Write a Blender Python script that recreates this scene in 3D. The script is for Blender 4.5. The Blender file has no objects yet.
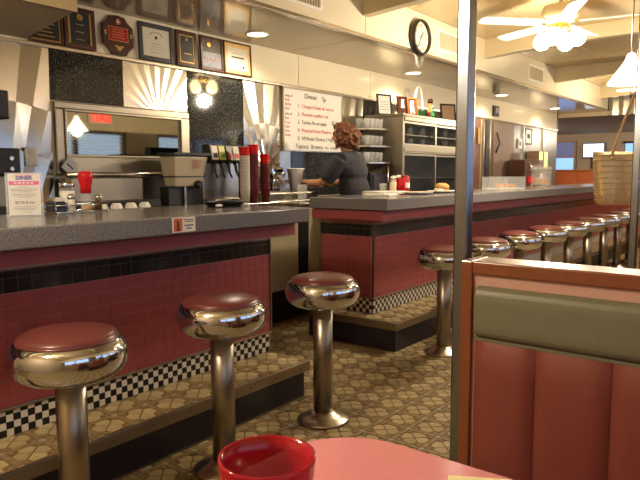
import bpy, bmesh, math, random
from mathutils import Vector, Matrix, noise

# ------------------------------------------------------------------ camera, world, exposure
SC = bpy.context.scene
COL = SC.collection
random.seed(7)
SC.view_settings.view_transform = 'Standard'
SC.view_settings.look = 'None'
SC.view_settings.gamma = 1.0
SC.view_settings.use_curve_mapping = False
SC.view_settings.exposure = 0.62
SC.cycles.use_denoising = True
SC.cycles.max_bounces = 8
SC.cycles.diffuse_bounces = 4
SC.cycles.glossy_bounces = 4
SC.cycles.transmission_bounces = 6
SC.cycles.transparent_max_bounces = 8
SC.cycles.caustics_reflective = False
SC.cycles.caustics_refractive = False
SC.cycles.sample_clamp_indirect = 4.0

cam_data = bpy.data.cameras.new('camera')
cam = bpy.data.objects.new('camera', cam_data)
COL.objects.link(cam)
cam_data.sensor_width = 36.0
cam_data.lens = 621.9 / 640.0 * 36.0
cam_data.clip_start = 0.02
CH = 1.27
_pitch, _yaw, _roll = 0.1050, 0.66695, -0.00378
_F = Vector((math.cos(_pitch) * math.cos(_yaw), math.cos(_pitch) * math.sin(_yaw), -math.sin(_pitch)))
_R0 = Vector((math.sin(_yaw), -math.cos(_yaw), 0))
_U0 = _R0.cross(_F)
_R = _R0 * math.cos(_roll) + _U0 * math.sin(_roll)
_U = _U0 * math.cos(_roll) - _R0 * math.sin(_roll)
cam.matrix_world = Matrix(((_R.x, _U.x, -_F.x, 0), (_R.y, _U.y, -_F.y, 0), (_R.z, _U.z, -_F.z, CH), (0, 0, 0, 1)))
SC.camera = cam

world = bpy.data.worlds.new('world')
SC.world = world
world.use_nodes = True
world.node_tree.nodes['Background'].inputs[0].default_value = (0.34, 0.57, 1.0, 1)
world.node_tree.nodes['Background'].inputs[1].default_value = 1.9

P_FAN = 100.0
P_DOWN = 34.0
P_PEND = 12.0
WARM = (1.0, 0.86, 0.66)

# ------------------------------------------------------------------ helpers
PI = math.pi

def lin(c):
    return tuple(((v / 255.0) / 12.92 if v / 255.0 <= 0.04045 else ((v / 255.0 + 0.055) / 1.055) ** 2.4) for v in c)

MATS = {}

def mat(name, rgb, rough=0.5, metal=0.0, var=0.0, scale=8.0, bump=0.0, rand=0.0, trans=0.0, emit=None, es=0.0, coat=0.0, aniso=0.0, ior=1.45, alpha=1.0):
    m = bpy.data.materials.new(name)
    m.use_nodes = True
    nt = m.node_tree
    b = nt.nodes['Principled BSDF']
    c = lin(rgb)
    b.inputs['Base Color'].default_value = (*c, 1)
    b.inputs['Roughness'].default_value = rough
    b.inputs['Metallic'].default_value = metal
    b.inputs['IOR'].default_value = ior
    b.inputs['Transmission Weight'].default_value = trans
    b.inputs['Coat Weight'].default_value = coat
    b.inputs['Anisotropic'].default_value = aniso
    b.inputs['Alpha'].default_value = alpha
    if emit:
        b.inputs['Emission Color'].default_value = (*lin(emit), 1)
        b.inputs['Emission Strength'].default_value = es
    if var or bump:
        tc = nt.nodes.new('ShaderNodeTexCoord')
        nz = nt.nodes.new('ShaderNodeTexNoise')
        nz.inputs['Scale'].default_value = scale
        nz.inputs['Detail'].default_value = 5
        nt.links.new(tc.outputs['Object'], nz.inputs['Vector'])
        if var:
            mx = nt.nodes.new('ShaderNodeMixRGB')
            mx.inputs[1].default_value = (*[v * (1 - var) for v in c], 1)
            mx.inputs[2].default_value = (*[min(1, v * (1 + var)) for v in c], 1)
            nt.links.new(nz.outputs['Fac'], mx.inputs[0])
            nt.links.new(mx.outputs[0], b.inputs['Base Color'])
        if bump:
            bp = nt.nodes.new('ShaderNodeBump')
            bp.inputs['Strength'].default_value = bump
            bp.inputs['Distance'].default_value = 0.01
            nt.links.new(nz.outputs['Fac'], bp.inputs['Height'])
            nt.links.new(bp.outputs['Normal'], b.inputs['Normal'])
    if rand:
        oi = nt.nodes.new('ShaderNodeObjectInfo')
        mr = nt.nodes.new('ShaderNodeMapRange')
        mr.inputs[3].default_value = 1 - rand
        mr.inputs[4].default_value = 1 + rand
        nt.links.new(oi.outputs['Random'], mr.inputs[0])
        mul = nt.nodes.new('ShaderNodeMixRGB')
        mul.blend_type = 'MULTIPLY'
        mul.inputs[0].default_value = 1
        src = b.inputs['Base Color'].links[0].from_socket if b.inputs['Base Color'].is_linked else None
        if src:
            nt.links.new(src, mul.inputs[1])
        else:
            mul.inputs[1].default_value = (*c, 1)
        nt.links.new(mr.outputs[0], mul.inputs[2])
        nt.links.new(mul.outputs[0], b.inputs['Base Color'])
    MATS[name] = m
    return m

def granite(name, dark, light, scale, thr, rough):
    m = mat(name, dark, rough)
    nt = m.node_tree
    b = nt.nodes['Principled BSDF']
    tc = nt.nodes.new('ShaderNodeTexCoord')
    nz = nt.nodes.new('ShaderNodeTexNoise')
    nz.inputs['Scale'].default_value = scale
    nz.inputs['Detail'].default_value = 3
    rp = nt.nodes.new('ShaderNodeValToRGB')
    rp.color_ramp.elements[0].position = thr
    rp.color_ramp.elements[0].color = (*lin(dark), 1)
    rp.color_ramp.elements[1].position = min(1, thr + 0.16)
    rp.color_ramp.elements[1].color = (*lin(light), 1)
    nt.links.new(tc.outputs['Object'], nz.inputs['Vector'])
    nt.links.new(nz.outputs['Fac'], rp.inputs[0])
    nt.links.new(rp.outputs[0], b.inputs['Base Color'])
    return m

def wood(name, a, c2, rough=0.35, sc=(1, 14, 14)):
    m = mat(name, a, rough, coat=0.3)
    nt = m.node_tree
    b = nt.nodes['Principled BSDF']
    tc = nt.nodes.new('ShaderNodeTexCoord')
    mp = nt.nodes.new('ShaderNodeMapping')
    mp.inputs['Scale'].default_value = sc
    nz = nt.nodes.new('ShaderNodeTexNoise')
    nz.inputs['Scale'].default_value = 6
    nz.inputs['Detail'].default_value = 6
    mx = nt.nodes.new('ShaderNodeMixRGB')
    mx.inputs[1].default_value = (*lin(a), 1)
    mx.inputs[2].default_value = (*lin(c2), 1)
    nt.links.new(tc.outputs['Object'], mp.inputs[0])
    nt.links.new(mp.outputs[0], nz.inputs['Vector'])
    nt.links.new(nz.outputs['Fac'], mx.inputs[0])
    nt.links.new(mx.outputs[0], b.inputs['Base Color'])
    return m

def steel_mat(name, rgb, rough, aniso=0.0, streak=0.0, axis=(1, 1, 60)):
    m = mat(name, rgb, rough, 1.0, aniso=aniso)
    if streak:
        nt = m.node_tree
        b = nt.nodes['Principled BSDF']
        tc = nt.nodes.new('ShaderNodeTexCoord')
        mp = nt.nodes.new('ShaderNodeMapping')
        mp.inputs['Scale'].default_value = axis
        nz = nt.nodes.new('ShaderNodeTexNoise')
        nz.inputs['Scale'].default_value = 5
        mr = nt.nodes.new('ShaderNodeMapRange')
        mr.inputs[3].default_value = max(0.02, rough - streak)
        mr.inputs[4].default_value = rough + streak
        nt.links.new(tc.outputs['Object'], mp.inputs[0])
        nt.links.new(mp.outputs[0], nz.inputs['Vector'])
        nt.links.new(nz.outputs['Fac'], mr.inputs[0])
        nt.links.new(mr.outputs[0], b.inputs['Roughness'])
    return m

class MB:
    def __init__(s):
        s.v, s.f, s.mi, s.sm = [], [], [], []

    def add(s, vs, fs, mi=0, smooth=False):
        o = len(s.v)
        s.v += [tuple(p) for p in vs]
        for f in fs:
            s.f.append([i + o for i in f]); s.mi.append(mi); s.sm.append(smooth)
        return s

    def box(s, x0, x1, y0, y1, z0, z1, mi=0):
        v = [(x0, y0, z0), (x1, y0, z0), (x1, y1, z0), (x0, y1, z0), (x0, y0, z1), (x1, y0, z1), (x1, y1, z1), (x0, y1, z1)]
        return s.add(v, [(0, 3, 2, 1), (4, 5, 6, 7), (0, 1, 5, 4), (1, 2, 6, 5), (2, 3, 7, 6), (3, 0, 4, 7)], mi)

    def lathe(s, prof, c=(0, 0, 0), seg=32, mi=0, smooth=True, cap=True, sx=1, sy=1):
        vs = []
        for r, z in prof:
            for k in range(seg):
                a = 2 * PI * k / seg
                vs.append((c[0] + r * math.cos(a) * sx, c[1] + r * math.sin(a) * sy, c[2] + z))
        fs = []
        for i in range(len(prof) - 1):
            for k in range(seg):
                k2 = (k + 1) % seg
                fs.append((i * seg + k, i * seg + k2, (i + 1) * seg + k2, (i + 1) * seg + k))
        s.add(vs, fs, mi, smooth)
        if cap:
            o = len(s.v) - len(vs)
            if prof[0][0] > 1e-5:
                s.f.append([o + k for k in range(seg)][::-1]); s.mi.append(mi); s.sm.append(False)
            if prof[-1][0] > 1e-5:
                s.f.append([o + (len(prof) - 1) * seg + k for k in range(seg)]); s.mi.append(mi); s.sm.append(False)
        return s

    def tube(s, pts, r, seg=10, mi=0, smooth=True):
        pts = [Vector(p) for p in pts]
        rs = r if isinstance(r, (list, tuple)) else [r] * len(pts)
        vs = []
        n = len(pts)
        prev = None
        for i, p in enumerate(pts):
            t = (pts[min(i + 1, n - 1)] - pts[max(i - 1, 0)]).normalized()
            if prev is None:
                a = Vector((0, 0, 1)) if abs(t.z) < 0.9 else Vector((1, 0, 0))
                u = t.cross(a).normalized()
            else:
                u = (prev - t * prev.dot(t)).normalized()
            w = t.cross(u)
            prev = u
            for k in range(seg):
                an = 2 * PI * k / seg
                vs.append(p + (u * math.cos(an) + w * math.sin(an)) * rs[i])
        fs = []
        for i in range(n - 1):
            for k in range(seg):
                k2 = (k + 1) % seg
                fs.append((i * seg + k, i * seg + k2, (i + 1) * seg + k2, (i + 1) * seg + k))
        fs.append(tuple(range(seg))[::-1])
        fs.append(tuple((n - 1) * seg + k for k in range(seg)))
        return s.add(vs, fs, mi, smooth)

    def prism(s, pts, h0, h1, mi=0, axis='z', smooth=False):
        # pts: 2-D outline; extruded along axis from h0 to h1
        n = len(pts)
        def P(a, b, h):
            return (a, b, h) if axis == 'z' else ((a, h, b) if axis == 'y' else (h, a, b))
        vs = [P(a, b, h0) for a, b in pts] + [P(a, b, h1) for a, b in pts]
        fs = [tuple(range(n))[::-1], tuple(range(n, 2 * n))]
        s.add(vs, fs, mi)
        o = len(s.v) - 2 * n
        for i in range(n):
            j = (i + 1) % n
            s.f.append([o + i, o + j, o + n + j, o + n + i]); s.mi.append(mi); s.sm.append(smooth)
        return s

    def sphere(s, c, r, seg=12, rings=8, mi=0, sx=1, sy=1, sz=1):
        prof = [(max(1e-6, r * math.sin(PI * i / rings)), -r * math.cos(PI * i / rings) * sz) for i in range(rings + 1)]
        return s.lathe(prof, c, seg, mi, True, False, sx, sy)

    def xform(s, M):
        s.v = [tuple(M @ Vector(p)) for p in s.v]
        return s

    def mesh(s, name, mats, off=(0, 0, 0)):
        me = bpy.data.meshes.new(name)
        me.from_pydata([(p[0] - off[0], p[1] - off[1], p[2] - off[2]) for p in s.v], [], s.f)
        for m in (mats if isinstance(mats, (list, tuple)) else [mats]):
            me.materials.append(m)
        me.polygons.foreach_set('material_index', s.mi)
        me.polygons.foreach_set('use_smooth', s.sm)
        bm = bmesh.new(); bm.from_mesh(me)
        bmesh.ops.recalc_face_normals(bm, faces=bm.faces)
        bm.to_mesh(me); bm.free()
        me.update()
        return me

    def build(s, name, mats, parent=None, loc=None, bevel=0.0, seg=2):
        """World-space vertices unless the parent is at the origin; loc sets a thing's own origin."""
        off = Vector((0, 0, 0))
        pw = Vector((0, 0, 0))
        if parent is not None:
            pw = wloc(parent)
        if loc is not None:
            off = Vector(loc)
        elif parent is not None:
            off = pw
        o = bpy.data.objects.new(name, s.mesh(name, mats, off))
        COL.objects.link(o)
        if parent is not None:
            o.parent = parent
        o.location = off - pw
        if bevel:
            md = o.modifiers.new('Bevel', 'BEVEL')
            md.width = bevel; md.segments = seg; md.limit_method = 'ANGLE'; md.angle_limit = 0.6
        return o

def wloc(o):
    p = Vector((0, 0, 0))
    while o is not None:
        p += o.location
        o = o.parent
    return p

def tag(o, label, cat, group=None):
    o['label'] = label
    o['category'] = cat
    if group:
        o['group'] = group
    return o

def thing(name, label, cat, loc=(0, 0, 0), rz=0.0, group=None):
    o = bpy.data.objects.new(name, None)
    COL.objects.link(o)
    o.location = loc
    o.rotation_euler = (0, 0, rz)
    o.empty_display_size = 0.05
    return tag(o, label, cat, group)

def struct(o):
    o['kind'] = 'structure'
    return o

def place(mesh, name, parent, loc, rot=None):
    o = bpy.data.objects.new(name, mesh)
    COL.objects.link(o)
    o.parent = parent
    o.location = loc
    if rot:
        o.rotation_euler = rot
    return o

def dup_tree(o, parent=None):
    c = o.copy()
    COL.objects.link(c)
    c.parent = parent
    for ch in o.children:
        dup_tree(ch, c)
    return c

def text_mb(txt, size, align='CENTER', depth=0.0006, bold=0.0):
    """A text as mesh data in its own XY plane."""
    cu = bpy.data.curves.new('txt', 'FONT')
    cu.body = txt
    cu.size = size
    cu.align_x = align
    cu.align_y = 'CENTER'
    cu.extrude = depth
    cu.offset = bold
    cu.resolution_u = 2
    ob = bpy.data.objects.new('txt', cu)
    COL.objects.link(ob)
    dg = bpy.context.evaluated_depsgraph_get()
    me = bpy.data.meshes.new_from_object(ob.evaluated_get(dg))
    mb = MB()
    mb.add([v.co[:] for v in me.vertices], [list(p.vertices) for p in me.polygons])
    bpy.data.objects.remove(ob)
    bpy.data.curves.remove(cu)
    bpy.data.meshes.remove(me)
    return mb

def wall_text(txt, size, x, y, z, align='LEFT', tilt=0.0, bold=0.0):
    """Text on a plane facing -Y."""
    mb = text_mb(txt, size, align, bold=bold)
    return mb.xform(Matrix.Translation((x, y, z)) @ Matrix.Rotation(tilt, 4, 'Y') @ Matrix.Rotation(PI / 2, 4, 'X'))

def merge(*ms):
    r = MB()
    for m in ms:
        o = len(r.v)
        r.v += m.v
        r.f += [[i + o for i in f] for f in m.f]
        r.mi += m.mi
        r.sm += m.sm
    return r

def light(name, kind, loc, power, color=WARM, size=0.1, parent=None, **kw):
    d = bpy.data.lights.new(name, kind)
    d.energy = power
    d.color = color
    if kind == 'POINT':
        d.shadow_soft_size = size
    if kind == 'SPOT':
        d.shadow_soft_size = size
        d.spot_size = kw.get('angle', 2.4)
        d.spot_blend = 0.6
    if kind == 'AREA':
        d.size = size
    o = bpy.data.objects.new(name, d)
    COL.objects.link(o)
    if parent is not None:
        o.parent = parent
        o.location = Vector(loc) - wloc(parent)
    else:
        o.location = loc
    if 'rot' in kw:
        o.rotation_euler = kw['rot']
    return o

# ------------------------------------------------------------------ materials
M_grout = mat('floor_grout', (112, 88, 56), 0.6, var=0.25, scale=30)
M_petal = mat('floor_petal', (162, 144, 104), 0.42, var=0.22, scale=22, rand=0.14)
M_brick = mat('floor_brick', (128, 107, 72), 0.45, var=0.3, scale=9)
M_sq = mat('floor_square', (150, 146, 122), 0.45, var=0.2)
M_pink = mat('pink_tile', (152, 74, 76), 0.30, rand=0.06, var=0.08, scale=20)
M_pinkgrout = mat('tile_grout', (176, 128, 124), 0.7)
M_black = mat('black_tile', (22, 20, 20), 0.22, rand=0.1)
M_blackgrout = mat('dark_grout', (84, 78, 74), 0.7)
M_apron = mat('apron_laminate', (154, 74, 76), 0.35, var=0.05)
M_slab = granite('counter_laminate', (102, 101, 102), (136, 135, 136), 160, 0.45, 0.16)
M_chk_w = mat('checker_white', (214, 206, 190), 0.3)
M_chk_b = mat('checker_black', (24, 22, 22), 0.3)
M_plinth = mat('plinth_dark', (34, 26, 36), 0.4, var=0.1)
M_strip = steel_mat('edge_strip', (150, 138, 118), 0.35, streak=0.1, axis=(30, 1, 1))
M_rivet = steel_mat('rivet', (90, 80, 70), 0.4)
M_chrome = steel_mat('chrome', (206, 210, 218), 0.07)
M_satin = steel_mat('satin_steel', (196, 186, 168), 0.28)
M_column = steel_mat('column_steel', (156, 146, 130), 0.34)
M_polesteel = steel_mat('pole_steel', (132, 136, 142), 0.24, streak=0.1, axis=(1, 1, 3))
M_steel = steel_mat('stainless', (200, 192, 178), 0.24, aniso=0.5, streak=0.06)
M_steel2 = steel_mat('stainless_dull', (150, 141, 124), 0.36, streak=0.06)
M_embossed = steel_mat('embossed_stainless', (186, 181, 170), 0.2, aniso=0.3)
M_vinyl = mat('seat_vinyl', (100, 50, 47), 0.3, var=0.1, scale=40, bump=0.05)
M_granite = granite('black_granite', (27, 28, 28), (104, 106, 102), 95, 0.55, 0.05)
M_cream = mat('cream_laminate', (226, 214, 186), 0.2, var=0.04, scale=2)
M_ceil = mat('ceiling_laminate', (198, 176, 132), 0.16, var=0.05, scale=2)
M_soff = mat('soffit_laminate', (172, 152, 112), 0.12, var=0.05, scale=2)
M_joint = mat('joint_strip', (110, 92, 62), 0.4)
M_beam = mat('beam_laminate', (190, 174, 138), 0.3, var=0.05, scale=2)
M_wallwhite = mat('painted_wall', (186, 164, 132), 0.6, var=0.05)
M_walltan = mat('tan_wall', (150, 122, 96), 0.7, var=0.06)
M_grayceil = mat('grey_ceiling', (142, 132, 116), 0.7)
M_wood = wood('cherry_wood', (104, 54, 30), (130, 74, 44), 0.3)
M_orange = wood('orange_wood', (164, 84, 42), (190, 106, 58), 0.4, (14, 14, 1))
M_dwood = wood('dark_wood', (58, 30, 18), (82, 46, 28), 0.3)
M_graypanel = mat('grey_panel', (112, 110, 104), 0.3, var=0.1, scale=3)
M_door = mat('door_paint', (118, 96, 80), 0.45, var=0.06)
M_brownwood = wood('brown_wood', (104, 68, 48), (124, 84, 60), 0.4, (14, 14, 1))
M_olivepanel = mat('painted_steel', (158, 148, 116), 0.4, var=0.06, scale=4)
M_booth = mat('booth_red_vinyl', (119, 61, 53), 0.34, var=0.08, scale=30, bump=0.04)
M_olive = mat('booth_olive_vinyl', (106, 105, 84), 0.42, var=0.08, scale=30, bump=0.05)
M_border = mat('booth_border_laminate', (186, 146, 128), 0.4, var=0.1, scale=90)
M_table = mat('pink_laminate', (214, 136, 142), 0.22, var=0.05, scale=60)
M_rubber = mat('black_plastic', (20, 19, 19), 0.4)
M_white = mat('white_plastic', (234, 230, 220), 0.35)
M_paper = mat('paper', (232, 226, 214), 0.6)
M_board = mat('whiteboard_enamel', (232, 228, 218), 0.14)
M_ink = mat('black_ink', (40, 38, 44), 0.5)
M_redink = mat('red_ink', (200, 60, 50), 0.5)
M_blueink = mat('purple_ink', (96, 66, 150), 0.5)
M_pinkink = mat('magenta_ink', (226, 84, 158), 0.5)
M_gold = mat('gold_trim', (196, 160, 86), 0.3, 0.9)
M_glass = mat('clear_glass', (240, 240, 236), 0.03, alpha=0.17, ior=1.9)
M_tumbler = mat('tumbler_glass', (246, 246, 242), 0.03, alpha=0.27, ior=1.6)
M_pane = mat('thin_glass', (235, 240, 240), 0.02, alpha=0.12)
M_acrylic = mat('acrylic', (240, 244, 248), 0.03, alpha=0.13)
M_fridgeglass = mat('fridge_glass', (60, 64, 68), 0.04, alpha=0.28)
M_liner = mat('fridge_liner', (104, 102, 94), 0.5)
M_mirror = steel_mat('mirror_pane', (146, 144, 130), 0.03)
M_redplastic = mat('red_plastic', (196, 24, 30), 0.22)
M_redglass = mat('red_tumbler', (176, 14, 32), 0.08, alpha=0.78)
M_brownplastic = mat('maroon_tumbler', (86, 22, 26), 0.3)
M_grayplastic = mat('grey_hopper', (176, 164, 140), 0.35)
M_skin = mat('skin', (196, 140, 108), 0.5, var=0.05)
M_shirt = mat('navy_cloth', (44, 42, 50), 0.85, var=0.15, scale=20)
M_trouser = mat('black_cloth', (26, 25, 28), 0.9)
M_hair = mat('auburn_hair', (104, 60, 30), 0.6, var=0.35, scale=45, bump=0.6)
M_straw = mat('woven_gold', (226, 194, 140), 0.3, 0.2, var=0.35, scale=60, bump=0.6)
M_leather = mat('tan_strap', (216, 178, 130), 0.45)
M_bread = mat('bread', (198, 150, 86), 0.7, var=0.2, scale=20)
M_green = mat('green_glass', (60, 130, 74), 0.15)
M_foil = mat('picture_grey', (150, 150, 148), 0.4, var=0.3, scale=20)
M_bulb = mat('bulb', (255, 240, 210), 0.3, emit=(255, 224, 160), es=26.0)
M_down = mat('downlight_lens', (255, 240, 210), 0.3, emit=(255, 228, 170), es=14.0)
M_shade = mat('pendant_shade', (250, 248, 240), 0.3, emit=(255, 250, 236), es=3.2)
M_tvscreen = mat('tv_screen', (200, 220, 240), 0.3, emit=(196, 226, 250), es=1.3)
M_dayglass = mat('daylit_blind', (120, 160, 220), 0.4, emit=(110, 160, 235), es=1.0)
M_exit = mat('exit_letters', (255, 60, 50), 0.4, emit=(255, 40, 36), es=5.0)
M_clockface = mat('clock_face', (232, 222, 190), 0.3)
M_vent = mat('vent_grille', (140, 126, 98), 0.4)
M_cert = mat('certificate_paper', (206, 198, 178), 0.3)
M_certgold = mat('certificate_gold', (214, 176, 110), 0.3)
M_photo = mat('photo_print', (110, 112, 120), 0.3, var=0.5, scale=60)
M_photoorange = mat('photo_orange', (190, 104, 60), 0.35, var=0.4, scale=70)
M_redplate = mat('red_plate', (170, 30, 34), 0.3, 0.4)

# ------------------------------------------------------------------ dimensions
YW = 4.0           # back wall
ZS = 2.425         # soffit underside
YF = 3.07          # soffit fascia
ZC = 2.82          # main ceiling
XN, XE, XF = -1.4, 12.6, 18.0
YB = -0.65         # booth side wall

# ------------------------------------------------------------------ floor with flower-cut tiles
def project(p):
    v = Vector(p) - Vector((0, 0, CH))
    d = v.dot(_F)
    if d < 0.05:
        return None
    return (320 + 621.9 * v.dot(_R) / d, 240 - 621.9 * v.dot(_U) / d, d)

floor = struct(MB().box(XN, XF, YB, 7.0, -0.06, -0.004).build('floor', M_grout))
PIT = 0.165
PET = [(0.005, 0.0), (0.040, 0.035), (0.064, 0.026), (0.067, 0.0), (0.064, -0.026), (0.040, -0.035)]

def petal_mesh(q, h):
    a = q * PI / 2
    pts = [(x * math.cos(a) - y * math.sin(a), x * math.sin(a) + y * math.cos(a)) for x, y in PET]
    n = len(pts)
    mb = MB()
    top = [(x * 0.965, y * 0.965, h) for x, y in pts]
    bot = [(x, y, 0.0) for x, y in pts]
    mb.add(bot + top, [tuple(range(n, 2 * n))] + [(i, (i + 1) % n, n + (i + 1) % n, n + i) for i in range(n)])
    return mb

PETMB = [petal_mesh(q, 0.004) for q in range(4)]
PETME = [m.mesh('petal_tile', M_petal) for m in PETMB]

def shift(mb, dx, dy, dz):
    r = MB()
    r.v = [(x + dx, y + dy, z + dz) for x, y, z in mb.v]
    r.f, r.mi, r.sm = mb.f, mb.mi, mb.sm
    return r

def brick_cell(mb, cx, cy, z, x0=-99, x1=99, y0=-99, y1=99):
    h = PIT / 2
    def cl(a, b, c, d, mi):
        a, b, c, d = max(a, x0), min(b, x1), max(c, y0), min(d, y1)
        if b - a > 0.004 and d - c > 0.004:
            mb.box(a, b, c, d, z - 0.003, z + 0.0005, mi)
    X, Y = cx - h, cy - h
    cl(X - 0.012, X + 0.012, Y - 0.012, Y + 0.012, 1)
    for t in (0, 1):
        a = 0.015 + t * 0.069
        cl(X + a, X + a + 0.066, Y - 0.012, Y + 0.012, 0)
        cl(X - 0.012, X + 0.012, Y + a, Y + a + 0.066, 0)
    # corner wedges between the petals
    for sx in (-1, 1):
        for sy in (-1, 1):
            a, b = cx + sx * 0.047, cx + sx * 0.066
            c, d = cy + sy * 0.047, cy + sy * 0.066
            cl(min(a, b), max(a, b), min(c, d), max(c, d), 0)

def hidden(p):
    # behind the booth back or the table as seen from the seat
    d = Vector(p) - Vector((0, 0, CH))
    if p[0] > 1.6:
        t = 1.6 / p[0]
        if p[1] * t < 0.76 and CH + d.z * t < 1.03:
            return True
    t = (0.78 - CH) / d.z
    if d.x * t < 0.93 and d.y * t < 0.70:
        return True
    return False

cells = []
nx0, nx1 = int(XN / PIT), int(9.0 / PIT)
for i in range(nx0, nx1):
    for j in range(-4, 24):
        cx, cy = (i + 0.5) * PIT - 0.003, (j + 0.5) * PIT + 0.03
        if cy < YB + 0.08 or cy > YW - 0.1:
            continue
        if cy > 2.30 and not (2.75 < cx < 3.70 or cy > 3.1):
            continue
        if cy > 3.46:
            continue
        cells.append((cx, cy))
seen, rest = [], []
for cx, cy in cells:
    for q in range(4):
        px, py_ = cx + 0.04 * math.cos(q * PI / 2), cy + 0.04 * math.sin(q * PI / 2)
        pr = project((px, py_, 0))
        if pr and -5 < pr[0] < 645 and 200 < pr[1] < 486 and not hidden((px, py_, 0)) and (cy < 2.2 or 2.7 < cx < 3.75) and not (cy > 2.2 and pr[0] < 262):
            seen.append((pr[2], cx, cy, q))
        else:
            rest.append((cx, cy, q))
seen.sort()
for d, cx, cy, q in seen[:300]:
    place(PETME[q], 'petal_tile', floor, (cx, cy, -0.004 + random.uniform(-0.0006, 0.0006)))
rest += [(cx, cy, q) for d, cx, cy, q in seen[300:]]
mbr = MB()
for cx, cy, q in rest:
    t = shift(PETMB[q], cx, cy, -0.004)
    mbr.add(t.v, t.f)
o = mbr.build('petal_tile_field', M_petal, floor); o['kind'] = 'stuff'
mbb = MB()
for cx, cy in cells:
    brick_cell(mbb, cx, cy, -0.001)
o = mbb.build('small_brick_field', [M_brick, M_sq], floor); o['kind'] = 'stuff'

# ------------------------------------------------------------------ walls
wb = struct(MB().box(XN, XE, YW, YW + 0.12, 0, ZC + 0.05).build('wall_back', M_wallwhite))
xs = [XN, -0.3, 0.96, 2.22, 3.48, 4.74, 6.0, 7.26, 8.52, 9.78, 11.04, XE]
for a, b in zip(xs, xs[1:]):
    MB().box(a + 0.003, b - 0.003, YW - 0.012, YW + 0.001, 2.125, ZS + 0.01).build('wall_panel', M_cream, wb, bevel=0.002)
MB().box(XN, XE, YW - 0.03, YW, 2.098, 2.124).build('chrome_rail', M_steel, wb, bevel=0.004)

def clip(poly, f):
    out = []
    n = len(poly)
    for i in range(n):
        a, b = poly[i], poly[(i + 1) % n]
        fa, fb = f(a), f(b)
        if fa >= 0:
            out.append(a)
        if (fa >= 0) != (fb >= 0):
            t = fa / (fa - fb)
            out.append(tuple(a[k] + (b[k] - a[k]) * t for k in range(3)))
    return out

def fan_panel(x0, x1, z0, z1, cx, cz, n, depth, parent, a0=0.0, a1=PI, name='embossed_panel', rings=()):
    """Stainless panel pressed into wedge-shaped pleats that spread from (cx, cz)."""
    mb = MB()
    L = 4.0
    y = YW - 0.006
    edges = [(-0.001,)] if not rings else None
    radii = [0.0] + list(rings) + [L]
    for k in range(n):
        aa, ab = a0 + (a1 - a0) * k / n, a0 + (a1 - a0) * (k + 1) / n
        for ri in range(len(radii) - 1):
            r0, r1 = radii[ri], radii[ri + 1]
            da = depth if (k + ri) % 2 else 0.0
            db = 0.0 if (k + ri) % 2 else depth
            def pt(a, r, d):
                return (cx + r * math.cos(a), y - d * min(1.0, r / 0.12), cz + r * math.sin(a))
            poly = [pt(aa, r0, da), pt(aa, r1, da), pt(ab, r1, db), pt(ab, r0, db)]
            if r0 == 0:
                poly = poly[1:3] + [(cx, y, cz)]
            for f in (lambda p: p[0] - x0, lambda p: x1 - p[0], lambda p: p[2] - z0, lambda p: z1 - p[2]):
                if poly:
                    poly = clip(poly, f)
            if len(poly) >= 3:
                mb.add(poly, [tuple(range(len(poly)))])
    mb.box(x0, x1, YW - 0.004, YW, z0, z1)
    return mb.build(name, M_embossed, parent)

# left quilted steel, granite, sunburst steel, granite, steel, whiteboard bay, granite, steel
fan_panel(0.8, 2.19, 1.06, 2.098, 1.75, 0.2, 46, 0.012, wb, 0.0, PI, rings=(0.95, 1.25, 1.55))
MB().box(2.19, 2.753, YW - 0.012, YW, 1.772, 2.098).build('granite_panel', M_granite, wb, bevel=0.002)
fan_panel(2.753, 3.351, 1.772, 2.098, 3.062, 1.70, 25, 0.024, wb, 0.0, PI)
MB().box(3.351, 3.978, YW - 0.012, YW, 1.06, 2.098).build('granite_panel', M_granite, wb, bevel=0.002)
fan_panel(3.978, 4.455, 1.06, 2.098, 4.25, 1.3, 26, 0.006, wb, -0.6, PI + 0.6, rings=(0.16, 0.3, 0.44))
fan_panel(4.455, 4.62, 1.06, 1.5, 4.4, 1.1, 14, 0.012, wb)
MB().box(4.62, 5.42, YW - 0.012, YW, 1.06, 1.5).build('granite_panel', M_granite, wb, bevel=0.002)
fan_panel(5.42, 5.86, 1.06, 2.098, 5.6, 1.2, 22, 0.012, wb)
MB().box(5.86, 8.6, YW - 0.01, YW, 0.0, 2.098).build('granite_panel', M_granite, wb)
MB().box(2.19, 3.351, YW - 0.01, YW, 1.06, 1.40).build('steel_panel', M_steel2, wb)
# far portion of the back wall: timber posts, doors, steel
for a, b, m, n in ((8.62, 9.0, M_brownwood, 'timber_panel'), (9.0, 9.12, M_wallwhite, 'wall_panel'), (9.12, 9.36, M_rubber, 'dark_panel'),
                   (9.36, 10.16, M_walltan, 'wall_panel'), (10.16, 10.34, M_brownwood, 'timber_panel'), (10.34, 12.59, M_graypanel, 'wall_panel')):
    MB().box(a + 0.004, b - 0.004, YW - 0.02, YW, 0.9, 2.09).build(n, m, wb)
for x in (9.06, 9.30, 10.75, 11.75):
    MB().box(x - 0.02, x + 0.02, YW - 0.05, YW - 0.02, 0.9, 2.09).build('steel_post', M_steel, wb)

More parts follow.
